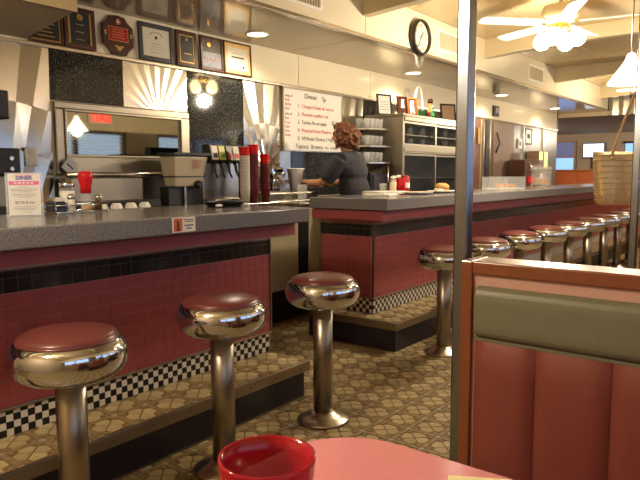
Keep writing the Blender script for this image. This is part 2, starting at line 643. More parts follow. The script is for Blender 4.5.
# soffit above the work aisle
sof = struct(MB().box(XN, XE, YF + 0.012, YW - 0.013, ZS + 0.012, ZC + 0.05).build('wall_soffit', M_joint))
BEAMX = [-0.5, 2.02, 4.54, 7.05, 9.56, 12.08]
fx = [XN] + BEAMX + [XE]
for a, b in zip(fx, fx[1:]):
    MB().box(a + 0.004, b - 0.004, YF, YF + 0.013, ZS + 0.03, ZC).build('fascia_panel', M_cream, sof, bevel=0.002)
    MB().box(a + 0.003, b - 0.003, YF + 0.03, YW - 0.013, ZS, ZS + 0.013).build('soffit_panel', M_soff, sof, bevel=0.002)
MB().box(XN, XE, YF - 0.012, YF + 0.034, ZS - 0.004, ZS + 0.03).build('chrome_edge', M_steel, sof, bevel=0.006)

# hood bulkhead over the far left of the aisle
hood = thing('vent_hood', 'tan bulkhead with sloping underside hanging above the plaques', 'hood', (0.6, 3.7, 2.15))
MB().prism([(3.40, 2.21), (3.985, 2.135), (3.985, 2.42), (3.40, 2.42)], -0.6, 2.04, axis='x').build('body', M_beam, hood, bevel=0.004)
MB().box(-0.6, 2.05, 3.385, 3.405, 2.205, 2.42).build('front_fascia', M_soff, hood, bevel=0.003)

# main ceiling with panels and beams
ceil = struct(MB().box(XN, XE, YB, YF + 0.012, ZC + 0.012, ZC + 0.06).build('ceiling', M_joint))
yl = [YB, 0.93, 2.33, YF]
for a, b in zip(fx, fx[1:]):
    for c, d in zip(yl, yl[1:]):
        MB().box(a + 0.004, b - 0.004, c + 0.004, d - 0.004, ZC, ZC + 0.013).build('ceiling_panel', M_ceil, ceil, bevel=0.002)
for i, x in enumerate(BEAMX):
    o = MB().prism([(YF, 2.605), (2.7, 2.632), (2.3, 2.655), (1.8, 2.67), (1.2, 2.675), (0.4, 2.66), (-0.1, 2.63), (YB, 2.58), (YB, ZC), (YF, ZC)], x - 0.05, x + 0.05, axis='x').build('trim_%d' % (i + 1), M_beam, bevel=0.004)
    struct(o)

# booth side wall with windows
wf = struct(MB().box(XN, XF, YB - 0.15, YB, 0, 1.08).build('wall_front', M_walltan))
MB().box(XN, XF, YB - 0.15, YB, 1.95, ZC + 0.05).build('header', M_cream, wf)
WX = [(-1.0, 1.35), (1.95, 3.65), (4.25, 5.95), (6.55, 8.25), (8.85, 10.55), (11.15, 12.4)]
edges = [XN] + [v for p in WX for v in p] + [XF]
for i in range(0, len(edges), 2):
    MB().box(edges[i], edges[i + 1], YB - 0.15, YB, 1.08, 1.95).build('pier', M_steel2, wf)
for i, (a, b) in enumerate(WX):
    w = bpy.data.objects.new('window_%d' % (i + 2), None); COL.objects.link(w); w.location = ((a + b) / 2, YB - 0.07, 1.08); struct(w)
    fr = MB()
    fr.box(a, b, YB - 0.1, YB - 0.02, 1.08, 1.13).box(a, b, YB - 0.1, YB - 0.02, 1.90, 1.95)
    fr.box(a, a + 0.05, YB - 0.1, YB - 0.02, 1.13, 1.90).box(b - 0.05, b, YB - 0.1, YB - 0.02, 1.13, 1.90)
    m = (a + b) / 2
    fr.box(m - 0.03, m + 0.03, YB - 0.1, YB - 0.02, 1.13, 1.90)
    fr.build('window_frame', M_dwood, w)
    MB().box(a + 0.05, b - 0.05, YB - 0.065, YB - 0.06, 1.13, 1.90).build('pane', M_pane, w)
    for k in range(18):
        z = 1.16 + k * 0.042
        MB().box(a + 0.06, b - 0.06, YB - 0.045, YB - 0.025, z, z + 0.012).build('blind_slat', M_white, w)

wn = struct(MB().box(XN - 0.12, XN, YB - 0.15, YW + 0.12, 0, ZC + 0.05).build('wall_near', M_wallwhite))

# far room
wfar = struct(MB().box(XF, XF + 0.1, YB - 0.15, 7.1, 0, 2.5).build('wall_far', mat('far_wall_paint', (156, 140, 120), 0.7)))
struct(MB().box(XE, XF, 7.0, 7.1, 0, 2.5).build('wall_annexe', M_walltan))
struct(MB().box(XE - 0.02, XE + 0.08, YW + 0.12, 7.1, 0, 2.5).build('wall_return', M_walltan))
struct(MB().box(XE + 0.1, XF, YB - 0.15, 7.0, 2.35, 2.45).build('ceiling_annexe', M_grayceil))
wh = struct(MB().box(XE + 0.02, XE + 0.12, YB, YW + 0.12, 2.35, ZC + 0.05).build('wall_header', M_wallwhite))
mb = MB()
for k in range(20):
    a, b = YF - k * 0.18, YF - (k + 1) * 0.18
    m = (a + b) / 2
    mb.add([(XE + 0.015, a, 2.35), (XE - 0.02, m, 2.35), (XE + 0.015, b, 2.35), (XE + 0.015, a, 2.8), (XE - 0.02, m, 2.8), (XE + 0.015, b, 2.8)], [(0, 1, 4, 3), (1, 2, 5, 4)])
mb.build('embossed_panel', M_embossed, wh)
MB().box(XE - 0.02, XE + 0.02, YW - 0.02, YW + 0.0, 2.12, ZS).build('corner_post', M_dwood, wb)

w = bpy.data.objects.new('window_8', None); COL.objects.link(w); w.location = (XF - 0.02, 5.49, 1.3); struct(w)
MB().box(XF - 0.04, XF - 0.01, 5.20, 5.80, 1.38, 1.70).build('lower_pane', M_dayglass, w)
MB().box(XF - 0.04, XF - 0.01, 5.20, 5.80, 1.74, 2.12).build('upper_pane', mat('dim_blind', (70, 88, 122), 0.5, emit=(60, 86, 140), es=0.6), w)
for k in range(7):
    MB().box(XF - 0.06, XF - 0.045, 5.20, 5.80, 1.76 + k * 0.05, 1.775 + k * 0.05).build('blind_slat', M_walltan, w)
fr = MB().box(XF - 0.06, XF, 5.14, 5.20, 1.33, 2.17).box(XF - 0.06, XF, 5.80, 5.86, 1.33, 2.17).box(XF - 0.06, XF, 5.2, 5.8, 1.33, 1.38).box(XF - 0.06, XF, 5.2, 5.8, 2.12, 2.17).box(XF - 0.06, XF, 5.2, 5.8, 1.70, 1.74)
fr.build('window_frame', M_walltan, w)
w = bpy.data.objects.new('window_9', None); COL.objects.link(w); w.location = (XF - 0.02, 3.5, 1.3); struct(w)
MB().box(XF - 0.04, XF - 0.01, 2.9, 3.9, 1.78, 2.05).build('upper_pane', M_dayglass, w)
MB().box(XF - 0.06, XF, 2.84, 3.96, 1.72, 1.78).box(XF - 0.06, XF, 2.84, 3.96, 2.05, 2.11).build('window_frame', M_dwood, w)

# ------------------------------------------------------------------ mirror-glass serving window in the back wall
w1 = bpy.data.objects.new('window_1', None); COL.objects.link(w1); w1.location = (2.75, YW, 1.40); struct(w1)
fr = MB()
fr.box(2.205, 3.34, 3.962, 3.998, 1.715, 1.762).box(2.205, 2.265, 3.962, 3.998, 1.28, 1.715).box(3.262, 3.34, 3.962, 3.998, 1.28, 1.715)
fr.build('window_frame', M_steel2, w1, bevel=0.006)
MB().box(2.265, 3.262, 3.945, 3.99, 1.395, 1.412).box(2.265, 3.262, 3.95, 3.99, 1.70, 1.715).box(2.265, 2.28, 3.95, 3.99, 1.41, 1.70).box(3.247, 3.262, 3.95, 3.99, 1.41, 1.70).build('glazing_bead', M_steel2, w1, bevel=0.003)
MB().box(2.28, 3.247, 3.975, 3.988, 1.412, 1.70).build('pane', M_mirror, w1)
MB().box(2.265, 3.262, 3.955, 3.985, 1.28, 1.395).build('sill_panel', M_steel2, w1, bevel=0.003)

# ------------------------------------------------------------------ counters
TS = 0.06
def tile_mesh(name, w, h, m, d=0.0015, g=0.001, bv=0.0006):
    a, b = w / 2 - g, h / 2 - g
    mb = MB()
    v = [(-a, 0, -b), (a, 0, -b), (a, 0, b), (-a, 0, b), (-a, -d + bv, -b), (a, -d + bv, -b), (a, -d + bv, b), (-a, -d + bv, b),
         (-a + bv, -d, -b + bv), (a - bv, -d, -b + bv), (a - bv, -d, b - bv), (-a + bv, -d, b - bv)]
    f = [(8, 9, 10, 11)]
    for i in range(4):
        j = (i + 1) % 4
        f += [(i, j, 4 + j, 4 + i), (4 + i, 4 + j, 8 + j, 8 + i)]
    mb.add(v, f)
    return mb, mb.mesh(name, m)

T_pink, TM_pink = tile_mesh('tile', TS, TS, M_pink)
T_pinkc, TM_pinkc = tile_mesh('cut_tile', TS, 0.048, M_pink)
T_blk, TM_blk = tile_mesh('black_tile', TS, TS, M_black)
T_blkc, TM_blkc = tile_mesh('black_cut_tile', TS, 0.024, M_black)
ROWS = [(0.798 - 0.03 - k * TS, T_pink, TM_pink, 'tile') for k in range(7)] + [(0.378 - 0.024, T_pinkc, TM_pinkc, 'tile'),
        (0.83, T_blk, TM_blk, 'black_tile'), (0.873, T_blkc, TM_blkc, 'black_tile')]

def checker(parent, x0, x1, y, z0, rows, name='checker_strip', along='x', y2=None):
    s = 0.03
    mb = MB()
    if along == 'x':
        mb.box(x0, x1, y, y + 0.012, z0, z0 + 0.115, 0)
    else:
        mb.box(y, y + 0.012, x0, x1, z0, z0 + 0.115, 0)
    n = int((x1 - x0) / s)
    for i in range(n):
        for r in range(rows):
            if (i + r) % 2 == 0:
                a, c = x0 + i * s, z0 + 0.001 + r * s
                h = min(s - 0.001, z0 + 0.113 - c)
                if along == 'x':
                    mb.box(a + 0.001, a + s - 0.001, y - 0.0015, y + 0.002, c, c + h, 1)
                else:
                    mb.box(y - 0.0015, y + 0.002, a + 0.001, a + s - 0.001, c, c + h, 1)
    o = mb.build(name, [M_chk_b, M_chk_w], parent)
    o['kind'] = 'stuff'
    return o

def petals_on(parent, x0, ncell, ys, z, lo, hi):
    mbb = MB()
    pl = wloc(parent)
    for i in range(ncell):
        for cy in ys:
            cx = x0 + (i + 0.5) * PIT
            for q in range(4):
                place(PETME[q], 'petal_tile', parent, (cx - pl.x, cy - pl.y, z - 0.003 - pl.z))
            brick_cell(mbb, cx, cy, z, lo[0], hi[0], lo[1], hi[1])
    o = mbb.build('small_brick_field', [M_brick, M_sq], parent)
    o['kind'] = 'stuff'

# --- short counter
YT = 2.51
cb = thing('tiled_counter', 'pink tiled counter base with black tile band, under the menu card', 'counter', (1.6, 2.76, 0.214))
MB().box(0.4, 2.70, YT + 0.001, 3.0, 0.217, 0.99).build('body', M_pinkgrout, cb)
MB().box(0.4, 2.70, YT - 0.001, YT + 0.004, 0.80, 0.89).build('grout_band', M_blackgrout, cb)
MB().box(2.70, 2.708, YT - 0.008, YT + 0.02, 0.33, 0.93).build('corner_trim', M_column, cb)
pl = wloc(cb)
for i in range(30):
    for z, tb, me, nm in ROWS:
        place(me, nm, cb, (2.70 - TS * (i + 0.5) - pl.x, YT - pl.y, z - pl.z))
mb = MB()
for i in range(30, 38):
    for z, tb, me, nm in ROWS:
        t = shift(tb, 2.70 - TS * (i + 0.5), YT, z)
        mb.add(t.v, t.f, 1 if nm == 'black_tile' else 0)
o = mb.build('tile_field', [M_pink, M_black], cb); o['kind'] = 'stuff'
checker(cb, 0.4, 2.68, YT - 0.006, 0.214, 4)
MB().box(0.4, 2.70, YT - 0.014, YT, 0.322, 0.334).build('metal_trim', M_strip, cb, bevel=0.003)
MB().box(0.4, 2.735, 2.335, 2.365, 0.925, 0.99).build('apron', M_apron, cb, bevel=0.004)
MB().box(0.4, 2.735, 2.332, 2.336, 0.922, 0.929).build('apron_edge', M_strip, cb)
MB().box(0.4, 2.70, 2.36, YT + 0.005, 0.965, 0.99).build('bracket_rail', M_plinth, cb)

ct = MB().box(0.3, 2.766, 2.25, 3.03, 1.0, 1.083).build('countertop', M_slab, loc=(1.6, 2.6, 1.0), bevel=0.008, seg=3)
tag(ct, 'speckled grey laminate countertop carrying the menu card and condiment caddy', 'countertop')

st = thing('foot_step', 'tiled foot step with riveted metal nosing along the shorter pink counter', 'step', (1.6, 2.35, 0))
MB().box(0.4, 2.66, 2.215, 2.99, 0, 0.16).build('plinth', M_plinth, st)
MB().box(0.4, 2.68, 2.20, 2.99, 0.16, 0.2105).build('tread', M_grout, st)
ns = MB().box(0.4, 2.684, 2.187, 2.20, 0.158, 0.214).build('nosing', M_strip, st, bevel=0.003)
MB().box(0.4, 2.66, 2.208, 2.216, 0.0, 0.008).build('base_trim', M_strip, st)
petals_on(st, 2.68 - 14 * PIT, 14, (2.282, 2.445), 0.213, (0.4, 2.203), (2.678, 2.502))
rv = MB().lathe([(0.0055, 0), (0.0055, 0.002), (0.003, 0.004)], seg=8).xform(Matrix.Rotation(PI / 2, 4, 'X')).mesh('rivet', M_rivet)
for k in range(11):
    place(rv, 'rivet', ns, (2.6 - k * 0.2 - wloc(ns).x, 2.187 - wloc(ns).y, 0.186 - wloc(ns).z))

# --- long counter
YT2, XT2, XR = 2.57, 3.914, 12.3
cb2 = thing('tiled_counter', 'long pink tiled counter base with black band beside the row of stools', 'counter', (6.9, 2.8, 0.214))
MB().box(XT2 + 0.001, XR, YT2 + 0.001, 3.07, 0.217, 1.0).build('body', M_pinkgrout, cb2)
MB().box(XT2 - 0.001, XR, YT2 - 0.001, 3.071, 0.80, 0.89).build('grout_band', M_blackgrout, cb2)
pl = wloc(cb2)
NF = 23
for i in range(NF):
    for z, tb, me, nm in ROWS:
        place(me, nm, cb2, (XT2 + 0.004 + TS * (i + 0.5) - pl.x, YT2 - pl.y, z - pl.z))
for i in range(8):
    for z, tb, me, nm in ROWS:
        place(me, nm, cb2, (XT2 - pl.x, YT2 + 0.02 + TS * (i + 0.5) - pl.y, z - pl.z), (0, 0, -PI / 2))
mb = MB()
for i in range(NF, int((XR - XT2) / TS)):
    for z, tb, me, nm in ROWS:
        t = shift(tb, XT2 + 0.004 + TS * (i + 0.5), YT2, z)
        mb.add(t.v, t.f, 1 if nm == 'black_tile' else 0)
o = mb.build('tile_field', [M_pink, M_black], cb2); o['kind'] = 'stuff'
checker(cb2, XT2 - 0.006, XR, YT2 - 0.006, 0.214, 4)
checker(cb2, YT2, 3.07, XT2 - 0.008, 0.214, 4, 'checker_strip', 'y')
MB().box(XT2 - 0.014, XR, YT2 - 0.014, YT2, 0.322, 0.334).box(XT2 - 0.014, XT2, YT2, 3.07, 0.322, 0.334).build('metal_trim', M_strip, cb2, bevel=0.003)
MB().box(XT2 - 0.008, XT2 + 0.006, YT2 - 0.008, YT2 + 0.006, 0.334, 0.90).build('corner_trim', M_dwood, cb2)
MB().box(XT2 - 0.008, XT2 + 0.006, 3.07, 3.085, 0.334, 1.0).build('corner_trim', M_column, cb2)
MB().box(3.71, XR, 2.36, 2.385, 0.94, 1.01).box(3.71, 3.735, 2.385, 3.0, 0.94, 1.01).build('apron', M_apron, cb2, bevel=0.004)
MB().box(3.708, XR, 2.357, 2.361, 0.936, 0.943).build('apron_edge', M_strip, cb2)
MB().box(3.735, XR, 2.385, 3.0, 0.985, 1.01).build('bracket_rail', M_plinth, cb2)

ct2 = MB().box(3.675, XR, 2.30, 3.0, 1.016, 1.10).build('countertop', M_slab, loc=(6.9, 2.65, 1.016), bevel=0.008, seg=3)
tag(ct2, 'long grey laminate countertop with cake dome and red tumblers on it', 'countertop')

st2 = thing('foot_step', 'tiled foot step wrapping the corner of the long pink counter', 'step', (6.9, 2.4, 0))
MB().box(3.755, XR, 2.272, 3.07, 0, 0.16).build('plinth', M_plinth, st2)
MB().box(3.745, XR, 2.262, 3.07, 0.16, 0.2105).build('tread', M_grout, st2)
ns2 = MB().box(3.73, XR, 2.25, 2.262, 0.158, 0.214).box(3.73, 3.745, 2.262, 3.07, 0.158, 0.214).build('nosing', M_strip, st2, bevel=0.003)
petals_on(st2, 3.745 + PIT, 9, (2.345, 2.50), 0.213, (3.75, 2.264), (XR, 2.562))
for k in range(4):
    cy = 2.345 + k * 0.163
    for q in range(4):
        place(PETME[q], 'petal_tile', st2, (3.828 - 6.9, cy - 2.4, 0.21))
for k in range(8):
    place(rv, 'rivet', ns2, (3.85 + k * 0.25 - wloc(ns2).x, 2.25 - wloc(ns2).y, 0.186 - wloc(ns2).z))

# ------------------------------------------------------------------ stools
def make_stool():
    t = thing('counter_stool', 'x', 'stool')
    MB().lathe([(0.132, 0.0), (0.134, 0.006), (0.128, 0.012), (0.098, 0.022), (0.072, 0.036), (0.054, 0.052)], seg=40).build('base_flange', M_satin, t)
    MB().lathe([(0.050, 0.03), (0.050, 0.63)], seg=32).build('column', M_column, t)
    MB().lathe([(0.05, 0.611), (0.125, 0.606), (0.152, 0.611), (0.174, 0.627), (0.187, 0.650), (0.192, 0.676), (0.189, 0.701), (0.180, 0.720), (0.168, 0.731), (0.160, 0.732), (0.155, 0.725)], seg=56).build('chrome_rim', M_chrome, t)
    MB().lathe([(0.150, 0.715), (0.158, 0.727), (0.160, 0.737), (0.155, 0.747), (0.140, 0.754), (0.100, 0.763), (0.05, 0.768), (0.0001, 0.769)], seg=56).build('seat_cushion', M_vinyl, t)
    MB().lathe([(0.158, 0.728), (0.163, 0.731), (0.163, 0.735), (0.159, 0.738)], seg=56, cap=False).build('piping', M_vinyl, t)
    return t

stool0 = make_stool()
STOOLS = [(1.068, 1.905, 'chrome pedestal stool with maroon seat facing the menu card'),
          (1.775, 1.93, 'middle of three chrome stools at the short counter, in front of the stuck-on card'),
          (2.465, 1.925, 'chrome stool with maroon seat by the end of the short counter, beside the passage')]
words = ['first', 'second', 'third', 'fourth', 'fifth', 'sixth', 'seventh', 'eighth', 'ninth']
for k in range(9):
    STOOLS.append((3.96 + 0.72 * k, 2.0, 'chrome stool at the long counter, %s one counted from the counter corner' % words[k]))
for i, (x, y, lb) in enumerate(STOOLS):
    s = stool0 if i == 0 else dup_tree(stool0)
    s.location = (x, y, 0.001)
    s['label'] = lb
    s['group'] = 'stools at the short counter' if i < 3 else 'stools along the long counter'

# ------------------------------------------------------------------ booth
def channel(y0, y1, x, z0, z1, bulge, sgn=-1):
    """One puffy vertical channel of the booth back."""
    mb = MB()
    ny, nz = 10, 8
    vs, fs = [], []
    for j in range(nz + 1):
        for i in range(ny + 1):
            u, v = i / ny, j / nz
            b = (max(0.0, 1 - (2 * u - 1) ** 4)) ** 0.6 * (max(0.0, 1 - (2 * v - 1) ** 10)) ** 0.5
            vs.append((x + sgn * bulge * b, y0 + (y1 - y0) * u, z0 + (z1 - z0) * v))
    for j in range(nz):
        for i in range(ny):
            a = j * (ny + 1) + i
            fs.append((a, a + 1, a + ny + 2, a + ny + 1))
    mb.add(vs, fs, 0, True)
    return mb

def make_booth(x, label, near):
    t = thing('booth_bench', label, 'booth', (x + 0.1, 0.05, 0))
    B = x + 0.10
    y1 = 0.751
    MB().box(x - 0.012, B, y1 - 0.033, y1, 0, 1.032).box(x - 0.012, B, YB + 0.001, y1 - 0.033, 0.996, 1.032).build('wood_frame', M_wood, t, bevel=0.004)
    MB().box(x, B - 0.008, YB + 0.001, y1 - 0.033, 0.05, 0.996).build('back_panel', M_border, t)
    mb = MB()
    prof = []
    for k in range(13):
        u = -1 + 2 * k / 12
        prof.append((x - 0.026 * (1 - abs(u) ** 5) ** 0.5, 0.8925 + 0.0755 * u))
    mb.prism([(p[0], p[1]) for p in prof], YB + 0.002, 0.708, axis='y')
    mb.build('headrest_cushion', M_olive, t, bevel=0.008)
    ys = [0.710, 0.539, 0.352, 0.166, -0.02, -0.206, -0.392, YB + 0.005]
    for a, b in zip(ys, ys[1:]):
        channel(b + 0.0005, a - 0.0005, x - 0.004, 0.40, 0.817, 0.02).build('back_cushion', M_booth, t)
    MB().box(x - 0.008, x + 0.002, YB + 0.002, 0.712, 0.812, 0.820).build('welt', M_olive, t)
    MB().box(x - 0.47, x + 0.02, YB + 0.002, 0.70, 0.33, 0.455).build('seat_cushion', M_booth, t, bevel=0.035, seg=4)
    MB().box(x - 0.42, x, YB + 0.002, 0.69, 0, 0.33).build('seat_base', M_dwood, t)
    for a, b in zip(ys, ys[1:]):
        channel(b + 0.001, a - 0.001, B - 0.01, 0.40, 0.817, 0.04, 1).build('back_cushion', M_booth, t)
    MB().box(B - 0.02, B + 0.47, YB + 0.002, 0.70, 0.33, 0.455).build('seat_cushion', M_booth, t, bevel=0.035, seg=4)
    MB().box(B, B + 0.42, YB + 0.002, 0.69, 0, 0.33).build('seat_base', M_dwood, t)
    return t

make_booth(1.6, 'wood framed booth bench with olive headrest and red channelled back, facing the pink table', True)
make_booth(3.93, 'booth bench whose wood end post stands behind the pole with the handbag', False)

for x, y, lb in ((1.712, 0.806, 'brushed steel pole at the end of the booth bench facing the pink table'), (3.985, 0.80, 'brushed steel pole with the woven gold handbag hanging on it')):
    t = thing('steel_pole', lb, 'pole', (x, y, 0))
    MB().box(x - 0.022, x + 0.022, y - 0.022, y + 0.022, 0.012, ZC - 0.012).build('shaft', M_polesteel, t, bevel=0.007, seg=3)
    MB().lathe([(0.045, 0), (0.045, 0.008), (0.03, 0.012)], (x, y, 0), 20).build('foot_plate', M_polesteel, t)
    if x > 3:
        MB().tube([(x, y + 0.02, 1.72), (x + 0.012, y + 0.05, 1.725), (x + 0.016, y + 0.055, 1.755)], 0.005, 8).build('coat_hook', M_chrome, t)
    MB().lathe([(0.03, -0.012), (0.045, -0.008), (0.045, 0)], (x, y, ZC), 20).build('ceiling_plate', M_polesteel, t)

# table with rounded end
def rounded(x0, x1, y0, y1, r):
    pts = [(x0, y0), (x1, y0)]
    for k in range(13):
        a = PI / 2 * k / 12
        pts.append((x1 - r + r * math.cos(a), y1 - r + r * math.sin(a)))
    for k in range(13):
        a = PI / 2 + PI / 2 * k / 12
        pts.append((x0 + r + r * math.cos(a), y1 - r + r * math.sin(a)))
    return pts
tb = thing('booth_table', 'pink laminate booth table with rounded end, holding the red tumbler', 'table', (0.6, 0.1, 0))
MB().prism(rounded(0.24, 0.947, YB + 0.001, 0.716, 0.154), 0.745, 0.78).build('tabletop', M_table, tb, bevel=0.005)
MB().prism(rounded(0.237, 0.950, YB + 0.002, 0.719, 0.156), 0.748, 0.774).build('edge_band', M_steel, tb)
MB().lathe([(0.24, 0.0), (0.24, 0.01), (0.06, 0.04), (0.04, 0.06), (0.04, 0.70), (0.12, 0.745)], (0.6, 0.15, 0), 28).build('pedestal', M_column, tb)

tm = thing('tumbler', 'large translucent red plastic tumbler on the pink table', 'cup', (0.468, 0.442, 0.78))
R0 = 0.0525
MB().lathe([(0.040, 0.0), (0.043, 0.06), (R0 - 0.002, 0.17), (R0, 0.186), (R0, 0.19), (R0 - 0.003, 0.19), (R0 - 0.0045, 0.17), (0.040, 0.06), (0.037, 0.008), (0.0001, 0.008)], (0.468, 0.442, 0.78), 48).build('cup_wall', M_redglass, tm)
MB().lathe([(0.0001, 0.009), (0.0368, 0.009), (0.0400, 0.06), (0.0430, 0.105), (0.0001, 0.105)], (0.468, 0.442, 0.78), 40, cap=False).build('drink', mat('red_drink', (206, 16, 34), 0.35), tm)
pp = thing('paper_card', 'cream printed card lying on the pink table', 'card', (0.850, 0.358, 0.7805))
MB().box(-0.07, 0.07, -0.05, 0.05, 0.0, 0.0025).build('card', mat('cream_card', (240, 226, 176), 0.5), None).parent = pp
for k, (a, b) in enumerate([(-0.05, 0.03), (-0.03, 0.028), (-0.012, 0.032), (0.01, 0.03), (-0.05, 0.005), (-0.03, 0.008), (0.03, 0.03)]):
    q = MB().lathe([(0.006, 0), (0.006, 0.0004)], (a, b, 0.0025), 10).build('printed_dot', M_ink); q.parent = pp
pp.rotation_euler = (0, 0, 0.5)

# ------------------------------------------------------------------ back bar under the wall
bb = thing('back_bar', 'stainless back bar cabinet with dark kick behind the counters', 'cabinet', (3.8, 3.75, 0))
MB().box(0.6, 4.16, 3.52, 3.985, 0.28, 1.02).build('body', M_olivepanel, bb)
MB().box(4.18, 5.85, 3.52, 3.985, 0.28, 1.02).build('body', M_rubber, bb)
MB().box(0.6, 5.85, 3.56, 3.985, 0, 0.28).build('kick', M_plinth, bb)
MB().box(0.6, 5.86, 3.49, 3.985, 1.02, 1.05).build('worktop', M_steel, bb, bevel=0.006)
for a in (2.75, 3.2, 4.30):
    d = MB().box(a, a + 0.29, 3.512, 3.52, 0.32, 0.98).build('door', M_olivepanel, bb, bevel=0.003)
    MB().box(a + 0.24, a + 0.26, 3.50, 3.512, 0.6, 0.75).build('handle', M_chrome, d)

# sink front and drainer near the passage
sk = thing('sink_unit', 'raised stainless drainer tray between cup stacks and whiteboard', 'sink', (4.05, 3.62, 1.05))
MB().box(3.78, 4.42, 3.5, 3.78, 1.051, 1.12).build('tray', M_steel, sk, bevel=0.01)
MB().box(3.80, 4.40, 3.52, 3.76, 1.115, 1.124).build('mesh_grid', M_steel2, sk)

# rail below the serving window
rl = thing('towel_rail', 'long brushed steel rail below the mirrored serving window', 'rail', (2.75, 3.9, 1.27))
MB().tube([(2.22, 3.88, 1.275), (3.3, 3.88, 1.275)], 0.016, 12).build('bar', M_steel, rl)
for x in (2.25, 2.76, 3.27):
    MB().tube([(x, 3.88, 1.275), (x, 3.954, 1.29)], 0.009, 8).build('bracket', M_steel2, rl)
grd = thing('griddle', 'low dark griddle with steel backsplash behind the white cups', 'griddle', (2.45, 3.75, 1.05))
MB().box(2.2, 2.76, 3.80, 3.95, 1.051, 1.25).build('backsplash', M_steel2, grd, bevel=0.004)
MB().box(2.2, 2.76, 3.60, 3.80, 1.051, 1.10).build('plate', M_rubber, grd, bevel=0.004)
tgt = thing('tag_card', 'small diamond-hung grey card beside the serving window frame', 'card', (2.27, 3.925, 1.33))
MB().box(-0.045, 0.045, -0.002, 0.002, -0.045, 0.045).build('card', M_foil, None).parent = tgt
MB().box(-0.03, 0.03, -0.003, -0.002, -0.005, 0.005).build('print_line', M_ink, None).parent = tgt
tgt.rotation_euler = (0, 0.7, 0)

# upturned white bowls
bowl = thing('upturned_bowl', 'white upturned bowl in the row of four behind the condiment caddy', 'bowl', group='upturned white bowls')
MB().lathe([(0.042, 0), (0.041, 0.008), (0.035, 0.025), (0.027, 0.034), (0.025, 0.038), (0.0001, 0.038)], seg=24).build('bowl_body', M_white, bowl)
for k, x in enumerate((2.255, 2.362, 2.472, 2.58)):
    b = bowl if k == 0 else dup_tree(bowl)
    b.location = (x, 3.545, 1.051)
    b['label'] = 'white upturned bowl, %s of the row of four counted from the drink dispenser' % ('fourth', 'third', 'second', 'first')[k]

# far left appliances
t = thing('speaker_box', 'black box fixed high on the quilted steel wall', 'speaker', (1.72, 3.85, 1.60))
MB().box(1.45, 1.79, 3.72, 3.975, 1.60, 1.765).build('case', M_rubber, t, bevel=0.01)
MB().box(1.47, 1.77, 3.712, 3.72, 1.62, 1.75).build('grille', M_plinth, t)
t = thing('coffee_brewer', 'dark coffee brewer with front knobs on the back bar', 'coffee maker', (1.68, 3.75, 1.05))
MB().box(1.5, 1.80, 3.70, 3.96, 1.05, 1.08).build('base', M_rubber, t, bevel=0.006)
MB().box(1.5, 1.80, 3.84, 3.96, 1.08, 1.27).build('column', M_steel2, t, bevel=0.006)
hd = MB().box(1.5, 1.82, 3.68, 3.96, 1.27, 1.43).build('head', M_rubber, t, bevel=0.01)
for z in (1.31, 1.37):
    MB().lathe([(0.014, 0), (0.012, 0.015)], seg=14).xform(Matrix.Translation((1.76, 3.68, z)) @ Matrix.Rotation(PI / 2, 4, 'X')).build('knob', M_steel, hd)
MB().lathe([(0.05, 0), (0.065, 0.03), (0.06, 0.09), (0.04, 0.13), (0.045, 0.15)], (1.64, 3.76, 1.08), 20).build('carafe', M_rubber, t)
MB().tube([(1.66, 3.78, 1.43), (1.66, 3.78, 1.50), (1.69, 3.76, 1.54)], 0.008, 8).build('water_pipe', M_steel, t)
t = thing('wall_socket', 'steel wall socket plate on the quilted panel above the menu card', 'socket', (2.03, 3.97, 1.38))
MB().box(1.99, 2.07, 3.965, 3.978, 1.33, 1.45).build('plate', M_steel2, t, bevel=0.003)
MB().box(2.012, 2.048, 3.962, 3.966, 1.345, 1.38).build('outlet', M_foil, t)
MB().box(2.012, 2.048, 3.962, 3.966, 1.40, 1.435).build('outlet', M_foil, t)

# drink dispenser
t = thing('drink_dispenser', 'grey hopper drink dispenser with dark lid beside the soda taps', 'dispenser', (2.98, 3.68, 1.05))
def frust(x0, x1, y0, y1, z0, X0, X1, Y0, Y1, z1):
    return MB().add([(x0, y0, z0), (x1, y0, z0), (x1, y1, z0), (x0, y1, z0), (X0, Y0, z1), (X1, Y0, z1), (X1, Y1, z1), (X0, Y1, z1)],
                    [(0, 3, 2, 1), (4, 5, 6, 7), (0, 1, 5, 4), (1, 2, 6, 5), (2, 3, 7, 6), (3, 0, 4, 7)])
frust(2.89, 3.14, 3.60, 3.72, 1.185, 2.865, 3.185, 3.57, 3.75, 1.405).build('hopper', M_grayplastic, t, bevel=0.012)
MB().box(2.85, 3.20, 3.56, 3.76, 1.405, 1.432).build('lid', M_rubber, t, bevel=0.008)
MB().box(2.872, 3.165, 3.583, 3.74, 1.255, 1.262).build('band', M_plinth, t)
MB().box(2.86, 2.985, 3.64, 3.74, 1.051, 1.185).build('cabinet', M_rubber, t, bevel=0.004)
MB().box(3.012, 3.15, 3.64, 3.74, 1.051, 1.185).build('cabinet', M_rubber, t, bevel=0.004)
MB().box(2.99, 3.006, 3.62, 3.72, 1.051, 1.185).build('post', M_steel, t)
MB().lathe([(0.03, 0), (0.03, 0.03), (0.02, 0.05)], seg=14).xform(Matrix.Translation((3.09, 3.60, 1.20)) @ Matrix.Rotation(PI / 2, 4, 'X')).build('spigot', M_rubber, t)
for k in range(4):
    MB().box(3.03, 3.11 - (k % 2) * 0.02, 3.566, 3.572, 1.37 - k * 0.016, 1.374 - k * 0.016).build('print_line', M_redplate, t)

